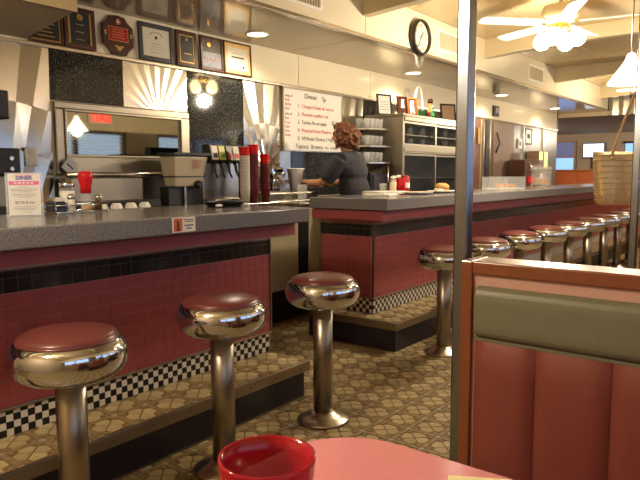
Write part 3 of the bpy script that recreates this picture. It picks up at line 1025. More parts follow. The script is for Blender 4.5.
# soda fountain
t = thing('soda_fountain', 'stainless soda fountain with five tap handles and flavour badges', 'soda fountain', (3.39, 3.7, 1.05))
MB().box(3.205, 3.585, 3.66, 3.9, 1.051, 1.40).build('splash_back', M_steel, t, bevel=0.006)
MB().prism([(3.56, 1.375), (3.66, 1.36), (3.66, 1.50), (3.585, 1.50)], 3.20, 3.59, axis='x').build('head', M_rubber, t, bevel=0.006)
MB().box(3.20, 3.60, 3.52, 3.66, 1.051, 1.085).build('drip_tray', M_steel, t, bevel=0.005)
cols = [(214, 206, 190), (190, 180, 70), (50, 56, 60), (216, 190, 180), (50, 130, 80)]
for k in range(5):
    x = 3.245 + k * 0.075
    b = MB().prism([(3.553, 1.385), (3.562, 1.385), (3.585, 1.49), (3.576, 1.49)], x - 0.03, x + 0.03, axis='x').build('flavour_badge', M_paper if k in (0, 3) else mat('badge_%d' % k, cols[k], 0.35), t, bevel=0.002)
    MB().prism([(3.5515, 1.40), (3.5545, 1.40), (3.562, 1.436), (3.559, 1.436)], x - 0.02, x + 0.02, axis='x').build('badge_mark', [M_ink, M_green, M_redink, M_redink, M_paper][k], b)
    MB().tube([(x, 3.60, 1.37), (x, 3.575, 1.34), (x, 3.57, 1.30), (x + 0.0, 3.555, 1.27), (x - 0.005, 3.535, 1.25)], [0.012, 0.013, 0.011, 0.008, 0.007], 10).build('tap', M_rubber, t)

# cup stacks
def cup_stack(x, y, z0, n, r, dz, m, mtop, label, name='cup_stack'):
    for k in range(n):
        top = (k >= n - 3)
        prof = [(r * 0.82, 0), (r, 0.115), (r * 1.03, 0.12), (r * 0.97, 0.12), (r * 0.8, 0.006)]
        c = MB().lathe(prof, (0, 0, 0), 20).build(name, mtop if top else m)
        c.location = (x, y, z0 + k * dz)
        tag(c, label[1] if top else label[0], 'cup', label[2])
cup_stack(3.415, 3.42, 1.052, 15, 0.040, 0.022, mat('pale_cup', (186, 180, 166), 0.4), M_redplastic,
          ('pale paper cup in the mixed stack beside the soda taps', 'red cup of the three on top of the pale paper cup stack', 'pale cup stack'), 'paper_cup')
cup_stack(3.505, 3.415, 1.052, 15, 0.040, 0.0235, M_brownplastic, M_redplastic,
          ('maroon tumbler within the taller of two tumbler stacks', 'bright red tumbler of the three topping the taller maroon stack', 'taller tumbler stack'), 'stacked_tumbler')
cup_stack(3.635, 3.415, 1.052, 12, 0.040, 0.0235, M_brownplastic, M_redplastic,
          ('maroon tumbler within the shorter of two tumbler stacks', 'bright red tumbler of the three topping the shorter maroon stack', 'shorter tumbler stack'), 'stacked_tumbler')
sh = thing('cup_shelf', 'narrow steel ledge carrying the cup stacks in front of the back bar', 'shelf', (3.52, 3.43, 1.0))
MB().box(3.34, 3.72, 3.36, 3.489, 1.03, 1.051).build('ledge', M_steel, sh, bevel=0.003)
for x in (3.38, 3.68):
    MB().prism([(3.489, 0.93), (3.489, 1.03), (3.38, 1.03)], x - 0.01, x + 0.01, axis='x').build('bracket', M_steel2, sh)

# mixer, bucket and glass on the drainer
t = thing('milkshake_mixer', 'chrome milkshake mixer beside the white bucket under the whiteboard', 'mixer', (4.22, 3.86, 1.05))
MB().box(4.12, 4.32, 3.79, 3.94, 1.051, 1.08).build('base', M_chrome, t, bevel=0.01)
MB().box(4.17, 4.27, 3.88, 3.93, 1.08, 1.30).build('column', M_chrome, t, bevel=0.012)
MB().box(4.14, 4.30, 3.80, 3.93, 1.27, 1.34).build('motor_head', M_chrome, t, bevel=0.02)
MB().lathe([(0.035, 0), (0.045, 0.14), (0.047, 0.15)], (4.22, 3.835, 1.08), 20).build('mixing_cup', M_chrome, t)
t = thing('white_bucket', 'white flared tub being filled in front of the waitress hands', 'tub', (4.27, 3.6, 1.124))
MB().lathe([(0.045, 0), (0.075, 0.19), (0.08, 0.195), (0.07, 0.195), (0.04, 0.01), (0.0001, 0.01)], (4.27, 3.64, 1.125), 28).build('tub_wall', M_white, t)
MB().lathe([(0.074, 0.188), (0.083, 0.192), (0.083, 0.2), (0.072, 0.2)], (4.27, 3.64, 1.125), 28, cap=False).build('rim', M_white, t)
gl = MB().lathe([(0.036, 0), (0.045, 0.15), (0.046, 0.155), (0.042, 0.155), (0.033, 0.012), (0.0001, 0.012)], (4.10, 3.42, 1.03), 24).build('drinking_glass', M_glass, loc=(4.10, 3.42, 1.03))
tag(gl, 'clear water glass at the passage end by the drainer', 'glass')
sl = thing('glass_ledge', 'small steel ledge under the water glass at the passage', 'shelf', (4.10, 3.44, 1.0))
MB().box(4.0, 4.2, 3.36, 3.489, 1.01, 1.03).build('ledge', M_steel, sl, bevel=0.003)
MB().prism([(3.489, 0.93), (3.489, 1.01), (3.38, 1.01)], 4.09, 4.11, axis='x').build('bracket', M_steel2, sl)
for k in range(5):
    x, y = 3.86 + k * 0.065, 3.66 - (k % 2) * 0.06
    u = thing('upright_utensil', 'steel ladle and spoon handles standing on the drainer tray', 'utensil', (x, y, 1.124), group='utensils on the drainer')
    MB().tube([(x, y, 1.126), (x + 0.01, y, 1.2), (x + 0.015 * (k % 3), y, 1.26)], 0.005, 6).build('handle', M_chrome, u)
    MB().sphere((x + 0.015 * (k % 3), y, 1.275), 0.02, 10, 6, sy=0.4).build('bowl_end', M_chrome, u)

# ------------------------------------------------------------------ whiteboard
wbd = thing('whiteboard', 'whiteboard menu with red and black handwriting on the back wall', 'whiteboard', (4.95, 3.98, 1.5))
MB().box(4.487, 5.42, 3.968, 3.987, 1.505, 2.09).build('board', M_board, wbd)
MB().box(4.475, 4.49, 3.96, 3.99, 1.495, 2.10).box(5.418, 5.432, 3.96, 3.99, 1.495, 2.10).box(4.49, 5.418, 3.96, 3.99, 2.088, 2.10).build('frame', M_steel2, wbd)
MB().box(4.49, 5.418, 3.955, 3.99, 1.495, 1.507).build('tray', M_steel, wbd)
yb_ = 3.9665
def wtxt(txt, size, x, z, m, tilt=0.0):
    wall_text(txt, size, x, yb_, z, 'LEFT', tilt).build('handwriting', m, wbd)
wtxt('Dinner', 0.07, 4.80, 2.035, M_ink)
wtxt('Sp', 0.07, 5.08, 2.03, M_ink)
rows = [('1. Chopped Steak w/ onions', M_redink, M_redink), ('2. Flounder stuffed crab', M_redink, M_redink), ('3. Turkey Pie w/ salad', M_ink, M_ink),
        ('4. Meatloaf Steak Mushrm', M_redink, M_redink), ('5. 1/2 Roast Chicken 2 Veg', M_ink, M_redink)]
for k, (s, m, _) in enumerate(rows):
    wtxt(s[:2], 0.048, 4.695, 1.935 - k * 0.078, M_ink, 0.0)
    wtxt(s[3:], 0.05, 4.755, 1.935 - k * 0.078, m, 0.0)
wtxt('$7.95', 0.055, 5.24, 1.80, M_ink)
wtxt('Tapioca', 0.062, 4.66, 1.545, M_ink)
wtxt('Browny', 0.062, 4.90, 1.545, M_ink)
wtxt('ice', 0.05, 5.13, 1.545, M_ink)
wtxt('cream', 0.05, 5.22, 1.545, M_ink)
for k, (s, m) in enumerate([('soup of', M_ink), ('Beef', M_redink), ('Barley', M_redink), ('Bean', M_redink), ('side of', M_ink), ('Rice', M_redink), ('Corn', M_redink), ('Slaw', M_redink), ('Peas', M_redink), ('Beets', M_redink)]):
    wtxt(s, 0.036, 4.51, 2.02 - k * 0.04 - (0.012 if k > 3 else 0), m)

# ------------------------------------------------------------------ plaques on the rail
def plaque(name, label, cat, x0, x1, z0, z1, fm, im, fw=0.02, tilt=-0.05):
    w, h = x1 - x0, z1 - z0
    t = thing(name, label, cat, ((x0 + x1) / 2 - 0.02, 3.955, z0))
    t.rotation_euler = (tilt, 0, 0)
    def P(mb, n, m, bevel=0.0, parent=t):
        o = mb.build(n, m, None, bevel=bevel)
        o.parent = parent
        return o
    a = w / 2
    P(MB().box(-a, -a + fw, 0, 0.02, 0, h).box(a - fw, a, 0, 0.02, 0, h).box(-a + fw, a - fw, 0, 0.02, 0, fw).box(-a + fw, a - fw, 0, 0.02, h - fw, h), 'frame', fm, 0.003)
    P(MB().box(-a + fw, a - fw, 0.008, 0.016, fw, h - fw), 'panel', im)
    return t, P, a, h

t, P, a, h = plaque('award_plaque', 'black award plaque with gold border half hidden by the bulkhead', 'plaque', 2.07, 2.305, 2.126, 2.40, M_dwood, M_rubber, 0.014)
P(MB().box(-a + 0.016, a - 0.016, 0.005, 0.008, 0.016, 0.022).box(a - 0.024, a - 0.018, 0.005, 0.008, 0.016, h - 0.016), 'gold_border', M_gold)
for k in range(7):
    P(MB().box(-0.06 + (k % 2) * 0.01, 0.06 - (k % 3) * 0.012, 0.0055, 0.008, 0.045 + k * 0.026, 0.05 + k * 0.026), 'engraved_line', M_gold)
t, P, a, h = plaque('award_plaque', 'walnut plaque with black plate and round seal on top', 'plaque', 2.318, 2.548, 2.126, 2.40, M_dwood, M_rubber, 0.03)
P(MB().box(-a + 0.03, -a + 0.042, 0.004, 0.009, 0.03, h - 0.03), 'gold_edge', M_gold)
P(MB().box(a - 0.042, a - 0.03, 0.004, 0.009, 0.03, h - 0.03), 'gold_edge', M_gold)
P(MB().lathe([(0.022, 0), (0.022, 0.003), (0.014, 0.003), (0.014, 0)], (0, 0, 0), 20).xform(Matrix.Translation((0, 0.006, h - 0.065)) @ Matrix.Rotation(PI / 2, 4, 'X')), 'seal', M_gold)
for k in range(3):
    P(MB().box(-0.03, 0.03, 0.0055, 0.008, 0.06 + k * 0.05, 0.064 + k * 0.05), 'engraved_line', M_gold)
# fire-service shaped plaque
t = thing('shield_plaque', 'dark scalloped shield plaque with a red plate in its middle', 'plaque', (2.71, 3.955, 2.128))
t.rotation_euler = (-0.05, 0, 0)
def P(mb, n, m, bevel=0.0):
    o = mb.build(n, m, None, bevel=bevel); o.parent = t; return o
out = [(-0.06, 0.0), (0.0, -0.0), (0.06, 0.0), (0.085, 0.035), (0.125, 0.07), (0.128, 0.14), (0.125, 0.205), (0.085, 0.235), (0.06, 0.27), (0.0, 0.278), (-0.06, 0.27), (-0.085, 0.235), (-0.125, 0.205), (-0.128, 0.14), (-0.125, 0.07), (-0.085, 0.035)]
P(MB().prism(out, 0.0, 0.02, axis='y'), 'board', M_dwood, 0.004)
P(MB().box(-0.075, 0.075, -0.003, 0.0, 0.10, 0.19), 'red_plate', M_redplate, 0.001)
P(MB().box(-0.08, 0.08, -0.0015, 0.0, 0.095, 0.195), 'plate_border', M_gold)
for k in range(4):
    P(MB().box(-0.055, 0.055 - (k % 2) * 0.015, -0.0045, -0.003, 0.118 + k * 0.018, 0.122 + k * 0.018), 'engraved_line', M_gold)
P(MB().lathe([(0.026, 0), (0.026, 0.003), (0.018, 0.004), (0.018, 0)], seg=20).xform(Matrix.Translation((0, 0.0, 0.232)) @ Matrix.Rotation(PI / 2, 4, 'X')), 'top_seal', M_redplate)
P(MB().box(-0.006, 0.006, -0.005, 0, 0.214, 0.25).box(-0.018, 0.018, -0.005, 0, 0.226, 0.238), 'seal_cross', M_cert)
P(MB().prism([(-0.04, 0.06), (-0.02, 0.045), (-0.012, 0.03), (0.012, 0.03), (0.02, 0.045), (0.04, 0.06), (0.02, 0.066), (0.0, 0.056), (-0.02, 0.066)], -0.004, 0, axis='y'), 'eagle_emblem', M_gold)
for sx in (-1, 1):
    P(MB().box(sx * 0.105 - 0.008, sx * 0.105 + 0.008, -0.003, 0, 0.13, 0.16), 'side_emblem', M_gold)

t, P, a, h = plaque('framed_certificate', 'framed certificate with wide dark blue frame and cream sheet', 'certificate', 2.905, 3.225, 2.126, 2.405, mat('navy_frame', (44, 40, 46), 0.4), M_cert, 0.035)
P(MB().lathe([(0.012, 0), (0.012, 0.002)], seg=16).xform(Matrix.Translation((0.0, 0.008, h - 0.10)) @ Matrix.Rotation(PI / 2, 4, 'X')), 'crest', M_ink)
P(MB().tube([(-0.06, 0.0065, h - 0.085), (-0.035, 0.0065, h - 0.066), (0, 0.0065, h - 0.06), (0.035, 0.0065, h - 0.066), (0.06, 0.0065, h - 0.085)], 0.003, 6), 'arched_heading', M_foil)
for k in range(4):
    P(MB().box(-0.07 + k * 0.008, 0.07 - k * 0.008, 0.006, 0.008, 0.065 + k * 0.022, 0.068 + k * 0.022), 'text_line', M_foil)
t, P, a, h = plaque('award_plaque', 'narrow walnut plaque with black plate inside a gold line', 'plaque', 3.252, 3.462, 2.126, 2.405, M_dwood, M_rubber, 0.032)
P(MB().box(-a + 0.032, -a + 0.04, 0.004, 0.009, 0.032, h - 0.032).box(a - 0.04, a - 0.032, 0.004, 0.009, 0.032, h - 0.032).box(-a + 0.04, a - 0.04, 0.004, 0.009, 0.032, 0.04).box(-a + 0.04, a - 0.04, 0.004, 0.009, h - 0.04, h - 0.032), 'gold_border', M_gold)
P(MB().sphere((0, 0.006, h - 0.065), 0.012, 12, 6, sy=0.3), 'seal', M_gold)
P(MB().box(-0.03, 0.045, 0.0055, 0.008, 0.10, 0.106), 'engraved_line', M_gold)
t, P, a, h = plaque('team_photo_frame', 'dark framed team photograph with a gold emblem above it', 'picture', 3.50, 3.745, 2.126, 2.405, M_dwood, mat('brown_mat', (70, 52, 40), 0.4), 0.018)
P(MB().box(-a + 0.022, a - 0.022, 0.006, 0.008, 0.03, 0.15), 'photograph', M_photo)
P(MB().lathe([(0.024, 0), (0.024, 0.003), (0.016, 0.003)], seg=18).xform(Matrix.Translation((-0.03, 0.008, h - 0.065)) @ Matrix.Rotation(PI / 2, 4, 'X')), 'emblem', M_gold)
for k in range(6):
    P(MB().sphere((-0.075 + k * 0.03, 0.005, 0.10 - (k % 2) * 0.012), 0.011, 8, 6, sy=0.15), 'printed_head', mat('print_skin_%d' % k, (150, 110, 90), 0.5))
t, P, a, h = plaque('framed_certificate', 'thin framed certificate with glowing gold bordered sheet', 'certificate', 3.755, 4.085, 2.126, 2.405, M_dwood, M_certgold, 0.014)
P(MB().box(-a + 0.045, a - 0.045, 0.006, 0.008, 0.045, h - 0.045), 'inner_sheet', M_cert)
for k, (l, hh) in enumerate([(0.04, 0.006), (0.05, 0.004), (0.075, 0.012), (0.06, 0.005)]):
    P(MB().box(-l, l, 0.0045, 0.006, 0.075 + k * 0.035, 0.075 + k * 0.035 + hh), 'text_line', M_ink if k == 2 else M_foil)
P(MB().sphere((0.06, 0.005, 0.075), 0.012, 10, 6, sy=0.2), 'seal', M_ink)

# ------------------------------------------------------------------ things on the short counter
ms = thing('menu_card_holder', 'clear stand with white menu card headed DINER and a pink band', 'sign', (1.41, 2.835, 1.0835), -0.82 + 0.42)
def L(mb, n, m, parent, bevel=0.0):
    o = mb.build(n, m, None, bevel=bevel); o.parent = parent; return o
ms.scale = (0.92, 1, 0.96)
L(MB().box(-0.085, 0.085, -0.004, -0.002, 0.0, 0.208).box(-0.085, 0.085, 0.002, 0.004, 0.0, 0.208).box(-0.085, 0.085, -0.03, 0.03, 0.0, 0.003), 'acrylic_stand', M_acrylic, ms)
card = L(MB().box(-0.072, 0.072, -0.0015, 0.0015, 0.006, 0.203), 'card', M_paper, ms)
def card_text(s, size, z, m, bold=0.0, x=0.0):
    L(wall_text(s, size, x, -0.0022, z, 'CENTER', 0, bold), 'lettering', m, card)
card_text('DINER', 0.026, 0.183, M_blueink, 0.0012)
L(MB().box(-0.045, 0.045, -0.0022, -0.0015, 0.1965, 0.199), 'small_heading', M_pinkink, card)
L(MB().box(-0.068, 0.068, -0.0022, -0.0015, 0.150, 0.168), 'pink_band', M_pinkink, card)
for k in range(5):
    L(MB().box(-0.046 + k * 0.019, -0.034 + k * 0.019, -0.0028, -0.0022, 0.156, 0.162), 'band_lettering', M_paper, card)
for z, wd in ((0.141, 0.02), (0.131, 0.06), (0.124, 0.062), (0.117, 0.03), (0.106, 0.058), (0.099, 0.05), (0.091, 0.03), (0.046, 0.045), (0.038, 0.05), (0.032, 0.04), (0.02, 0.03)):
    L(MB().box(-wd, wd, -0.0022, -0.0015, z - 0.0012, z + 0.0012), 'text_line', M_foil, card)
card_text('$7.00 & tax', 0.019, 0.066, M_ink)

cd = thing('condiment_caddy', 'low wire caddy of condiments beside the menu card', 'caddy', (1.69, 2.89, 1.0835))
X0, X1, Y0, Y1 = 1.555, 1.83, 2.83, 2.95
for z in (1.092, 1.125):
    MB().tube([(X0, Y0, z), (X1, Y0, z), (X1, Y1, z), (X0, Y1, z), (X0, Y0, z)], 0.0025, 6).build('wire_ring', M_chrome, cd)
for x in (X0, (X0 + X1) / 2, X1):
    for y in (Y0, Y1):
        MB().tube([(x, y, 1.084), (x, y, 1.127)], 0.0025, 6).build('wire_post', M_chrome, cd)
MB().box(X0, X1, Y0, Y1, 1.0838, 1.087).build('tray', M_steel2, cd)
sg = thing('sugar_pourer', 'tall glass sugar pourer with steel lid in the caddy', 'jar', (1.655, 2.90, 1.0875))
c = (1.655, 2.90, 1.0875)
MB().lathe([(0.034, 0), (0.038, 0.01), (0.038, 0.115), (0.032, 0.125), (0.030, 0.125), (0.036, 0.112), (0.036, 0.012), (0.0001, 0.008)], c, 24).build('glass_body', M_acrylic, sg)
MB().lathe([(0.0001, 0.01), (0.0355, 0.012), (0.0355, 0.105), (0.0001, 0.107)], c, 24, cap=False).build('sugar', M_paper, sg)
MB().lathe([(0.037, 0.122), (0.037, 0.142), (0.030, 0.150), (0.012, 0.154), (0.011, 0.166), (0.0001, 0.166)], c, 24).build('lid', M_chrome, sg)
slt = thing('salt_shaker', 'small glass salt shaker in front of the sugar pourer', 'shaker', (1.645, 2.855, 1.0875))
c = (1.648, 2.852, 1.0875)
MB().lathe([(0.019, 0), (0.016, 0.06), (0.0175, 0.068)], c, 16).build('glass_body', M_paper, slt)
MB().lathe([(0.0185, 0.066), (0.0185, 0.08), (0.012, 0.092), (0.0001, 0.094)], c, 16).build('cap', M_chrome, slt)
kb = thing('ketchup_bottle', 'squeeze bottle with clear body and bright red top in the caddy', 'bottle', (1.755, 2.895, 1.0875))
c = (1.755, 2.895, 1.0875)
MB().lathe([(0.028, 0), (0.031, 0.01), (0.031, 0.07), (0.022, 0.088), (0.022, 0.095)], c, 20).build('body', M_acrylic, kb)
MB().lathe([(0.0001, 0.003), (0.029, 0.005), (0.029, 0.03), (0.0001, 0.03)], c, 20, cap=False).build('sauce', M_bread, kb)
MB().lathe([(0.026, 0.092), (0.028, 0.13), (0.036, 0.165), (0.038, 0.185), (0.033, 0.20), (0.0001, 0.205)], c, 24).build('top', M_redplastic, kb)
sp = thing('pepper_shaker', 'short dark pepper shaker at the caddy end nearest the back bar bowls', 'shaker', (1.80, 2.86, 1.0875))
c = (1.803, 2.862, 1.0875)
MB().lathe([(0.018, 0), (0.016, 0.06), (0.017, 0.066)], c, 16).build('glass_body', mat('pepper', (92, 66, 40), 0.4), sp)
MB().lathe([(0.018, 0.064), (0.018, 0.078), (0.0001, 0.088)], c, 16).build('cap', M_chrome, sp)
pk = thing('packet_holder', 'dark sweetener packet holder beside the sugar pourer', 'holder', (1.585, 2.90, 1.0875))
MB().box(1.562, 1.612, 2.84, 2.94, 1.088, 1.145).build('box', mat('navy_plastic', (30, 32, 52), 0.4), pk, bevel=0.004)
for k in range(5):
    MB().box(1.566, 1.608, 2.85 + k * 0.017, 2.852 + k * 0.017, 1.10, 1.16 + (k % 2) * 0.004).build('packet', M_paper, pk)

stk = thing('sticker_card', 'small card with orange picture stuck to the countertop edge', 'card', (1.848, 2.248, 1.01))
MB().box(1.782, 1.914, 2.2465, 2.249, 1.01, 1.078).build('card', M_paper, stk)
MB().box(1.787, 1.836, 2.2455, 2.2466, 1.015, 1.074).build('picture', M_photoorange, stk)
MB().prism([(1.803, 1.016), (1.823, 1.016), (1.82, 1.045), (1.817, 1.062), (1.811, 1.066), (1.806, 1.06), (1.806, 1.045)], 2.2448, 2.2456, axis='y').build('pictured_figure', mat('figure_brown', (96, 44, 26), 0.5), stk)
for z, wd, th in ((1.066, 0.028, 0.003), (1.058, 0.024, 0.003), (1.040, 0.026, 0.005), (1.026, 0.015, 0.005)):
    MB().box(1.876 - wd, 1.876 + wd, 2.2455, 2.2466, z - th / 2, z + th / 2).build('text_line', M_ink, stk)

tr = thing('serving_tray', 'shallow black oval tray on the short countertop', 'tray', (2.54, 2.72, 1.0835))
MB().lathe([(0.11, 0), (0.135, 0.03), (0.14, 0.032), (0.13, 0.026), (0.10, 0.006), (0.0001, 0.006)], (2.54, 2.72, 1.0835), 36, sy=0.7).build('tray_body', M_rubber, tr)
for x in (2.43, 2.64):
    MB().sphere((x, 2.645, 1.096), 0.022, 10, 6, sz=0.4).build('spoon_rest', M_white, tr)
MB().tube([(2.40, 2.72, 1.115), (2.392, 2.72, 1.13), (2.41, 2.72, 1.118)], 0.005, 6).build('handle', M_rubber, tr)

# ------------------------------------------------------------------ things on the long counter
def stack_of_papers():
    z = 1.1005
    for k in range(3):
        p = thing('folded_menu', ('bottommost', 'middle', 'topmost')[k] + ' white folded menu of the loose pile on the long counter', 'menu', (4.30 + 0.06 * k, 2.74 + 0.02 * k, z), 0.25 - 0.3 * k, 'menus in front of the waitress')
        L(MB().box(-0.16, 0.16, -0.11, 0.11, 0.0, 0.009), 'cover', M_paper, p, 0.002)
        L(MB().box(-0.15, 0.15, -0.1, 0.1, 0.0091, 0.0098), 'print_area', M_foil if k == 1 else M_paper, p)
        z += 0.0102
stack_of_papers()
tg = thing('drinking_glass', 'short clear glass beside the menus on the long counter', 'glass', (4.50, 2.86, 1.1005))
MB().lathe([(0.026, 0), (0.033, 0.09), (0.034, 0.092), (0.030, 0.092), (0.023, 0.008), (0.0001, 0.008)], (4.50, 2.86, 1.1005), 20).build('glass_wall', M_glass, tg)
sj = thing('sugar_jar', 'white filled sugar jar with steel cap beside the red tumbler', 'jar', (4.56, 2.80, 1.1005))
c = (4.565, 2.80, 1.1005)
MB().lathe([(0.027, 0), (0.03, 0.1), (0.026, 0.11)], c, 20).build('body', mat('sugar_white', (216, 200, 170), 0.4), sj)
MB().lathe([(0.029, 0.106), (0.029, 0.122), (0.0001, 0.132)], c, 20).build('cap', M_steel, sj)
rt = thing('red_tumbler', 'opaque red tumbler standing on the long counter beside the sugar jar', 'cup', (4.665, 2.78, 1.1005))
MB().lathe([(0.036, 0), (0.044, 0.13), (0.045, 0.135), (0.041, 0.135), (0.034, 0.01), (0.0001, 0.01)], (4.66, 2.78, 1.1005), 24).build('cup_wall', M_redplastic, rt)
MB().lathe([(0.0445, 0.128), (0.047, 0.131), (0.047, 0.137), (0.042, 0.137)], (4.66, 2.78, 1.1005), 24, cap=False).build('rim', M_redplastic, rt)
rb = thing('sauce_bottle', 'red squeeze bottle with white label on the long counter', 'bottle', (4.78, 2.81, 1.1005))
c = (4.78, 2.81, 1.1005)
MB().lathe([(0.038, 0), (0.042, 0.01), (0.042, 0.12), (0.036, 0.145), (0.036, 0.155), (0.0001, 0.16)], c, 24).build('body', mat('sauce_red', (170, 34, 28), 0.3), rb)
MB().lathe([(0.0425, 0.05), (0.0425, 0.095)], c, 24, cap=False).build('label', M_paper, rb)
nb = thing('napkin_box', 'small white topped napkin dispenser behind the red tumbler', 'dispenser', (4.84, 2.93, 1.1005))
MB().box(4.78, 4.88, 2.885, 2.97, 1.101, 1.25).build('case', M_steel, nb, bevel=0.01)
MB().box(4.80, 4.86, 2.90, 2.955, 1.248, 1.262).build('napkin', M_paper, nb)

def plate(x, y, r, label, name='oval_plate'):
    t = thing(name, label, 'plate', (x, y, 1.1005))
    MB().lathe([(r * 0.55, 0), (r * 0.9, 0.012), (r, 0.02), (r * 0.98, 0.023), (r * 0.6, 0.008), (0.0001, 0.008)], (x, y, 1.1005), 32, sy=0.75).build('plate_body', M_white, t)
    return t
pt = plate(4.62, 2.58, 0.15, 'white oval plate with an orange patterned rim in front of red tumbler')
MB().lathe([(0.135, 0.0205), (0.148, 0.0235)], (4.62, 2.58, 1.1005), 32, cap=False, sy=0.75).build('orange_rim', M_bread, pt)
pt = plate(5.10, 2.62, 0.16, 'white oval plate carrying a sandwich beside the steel pole')
sw = thing('sandwich', 'toasted sandwich piled on the white oval plate', 'food', (5.13, 2.64, 1.111))
MB().lathe([(0.055, 0), (0.066, 0.01), (0.062, 0.022), (0.0001, 0.024)], (5.15, 2.64, 1.111), 20).build('bottom_bun', M_bread, sw)
MB().lathe([(0.066, 0.024), (0.068, 0.03), (0.066, 0.036), (0.0001, 0.036)], (5.15, 2.64, 1.111), 20).build('filling', mat('filling', (136, 74, 44), 0.6), sw)
MB().lathe([(0.066, 0.036), (0.064, 0.055), (0.04, 0.075), (0.0001, 0.08)], (5.15, 2.64, 1.111), 20).build('top_bun', M_bread, sw)
fr_ = thing('side_salad', 'pale side portion beside the sandwich on the plate', 'food', (5.03, 2.60, 1.111))
mb = MB()
for k in range(14):
    mb.sphere((5.02 + random.uniform(-0.035, 0.035), 2.60 + random.uniform(-0.03, 0.03), 1.122 + random.uniform(0, 0.012)), 0.012, 8, 5)
mb.build('portion', M_cert, fr_)

# pastry case and cake dome
pc = thing('pastry_case', 'low clear acrylic pastry case on the long counter', 'display case', (7.0, 2.75, 1.1005))
MB().box(6.62, 7.16, 2.60, 2.90, 1.1008, 1.108).build('base_tray', M_white, pc, bevel=0.003)
for bx in ((6.62, 7.16, 2.60, 2.604), (6.62, 7.16, 2.896, 2.90), (6.62, 6.624, 2.604, 2.896), (7.156, 7.16, 2.604, 2.896)):
    MB().box(bx[0], bx[1], bx[2], bx[3], 1.108, 1.235).build('side_pane', M_acrylic, pc)
MB().box(6.62, 7.16, 2.60, 2.90, 1.235, 1.239).build('lid', M_acrylic, pc)
for k in range(5):
    p = thing('pastry', 'golden pastry inside the acrylic case', 'pastry', (6.72 + k * 0.08, 2.72 + (k % 2) * 0.06, 1.1085), group='pastries in the case')
    MB().sphere((6.72 + k * 0.085, 2.72 + (k % 2) * 0.06, 1.134), 0.042, 12, 8, sz=0.6).build('crust', M_bread, p)
    MB().lathe([(0.0305, 0.0), (0.034, 0.008)], (6.72 + k * 0.085, 2.72 + (k % 2) * 0.06, 1.1088), 12).build('paper_cup', M_paper, p)
cs = thing('cake_stand', 'tall clear cake display with scalloped glass dome lid', 'cake stand', (8.12, 2.75, 1.1005))
c = (8.12, 2.75, 1.1005)
MB().lathe([(0.09, 0), (0.09, 0.01), (0.02, 0.02), (0.02, 0.025), (0.13, 0.03), (0.13, 0.036)], c, 32).build('stand', M_white, cs)
MB().lathe([(0.126, 0.037), (0.126, 0.22), (0.123, 0.22), (0.123, 0.037)], c, 36, cap=False).build('cylinder', M_acrylic, cs)
dm = MB()
for k in range(12):
    a0 = 2 * PI * k / 12
    dm.sphere((c[0] + 0.105 * math.cos(a0), c[1] + 0.105 * math.sin(a0), c[2] + 0.235), 0.032, 10, 6, sz=0.8)
dm.lathe([(0.13, 0.22), (0.12, 0.25), (0.07, 0.285), (0.02, 0.30), (0.02, 0.32), (0.03, 0.335), (0.0001, 0.35)], c, 30)
dm.build('dome_lid', M_glass, cs)
ck = thing('cake', 'low frosted cake inside the tall clear display', 'cake', (8.12, 2.75, 1.137))
MB().lathe([(0.085, 0.0), (0.09, 0.01), (0.09, 0.05), (0.08, 0.06), (0.0001, 0.062)], (8.12, 2.75, 1.137), 28).build('sponge', M_bread, ck)
MB().lathe([(0.03, 0.06), (0.022, 0.1), (0.012, 0.14), (0.0001, 0.15)], (8.12, 2.75, 1.137), 16).build('topping', M_white, ck)

# ------------------------------------------------------------------ glass shelves and refrigerated case
def tumbler_proto():
    o = MB().lathe([(0.026, 0), (0.034, 0.10), (0.0345, 0.104), (0.0315, 0.104), (0.023, 0.008), (0.0001, 0.008)], seg=16).build('shelf_glass', M_tumbler)
    return o
gp = tumbler_proto()
first = [True]
def put_glass(x, y, z, label, group):
    o = gp if first[0] else gp.copy()
    if not first[0]:
        COL.objects.link(o)
    first[0] = False
    o.location = (x, y, z)
    tag(o, label, 'glass', group)
shf = thing('glass_shelves', 'three tier steel shelf unit full of glasses beside the whiteboard', 'shelf', (5.6, 3.82, 1.05))
for z, n in ((1.40, 'lowest'), (1.575, 'middle'), (1.755, 'top')):
    MB().prism([(5.44, 3.985), (5.86, 3.985), (5.86, 3.63), (5.70, 3.60), (5.50, 3.66)], z - 0.02, z, axis='z').build('shelf_board', M_steel, shf, bevel=0.003)
    MB().prism([(3.985, z - 0.10), (3.985, z - 0.02), (3.70, z - 0.02)], 5.84, 5.86, axis='x').build('bracket', M_steel2, shf)
    k = 0
    for iy in range(2):
        for ix in range(4):
            x, y = 5.53 + ix * 0.086 + iy * 0.02, 3.72 + iy * 0.12
            put_glass(x, y, z + 0.001, 'clear tumbler in the rows on the %s steel shelf' % n, 'glasses on the %s shelf' % n)
bx = thing('dark_machine', 'dark boxy machine on the back bar under the glass shelves', 'machine', (5.62, 3.72, 1.05))
MB().box(5.46, 5.82, 3.62, 3.95, 1.051, 1.285).build('case', M_rubber, bx, bevel=0.01)
MB().box(5.50, 5.78, 3.612, 3.62, 1.08, 1.26).build('front_panel', M_plinth, bx)
MB().tube([(5.75, 3.6, 1.10), (5.75, 3.59, 1.2), (5.76, 3.6, 1.36)], 0.012, 8).build('lever', M_steel, bx)

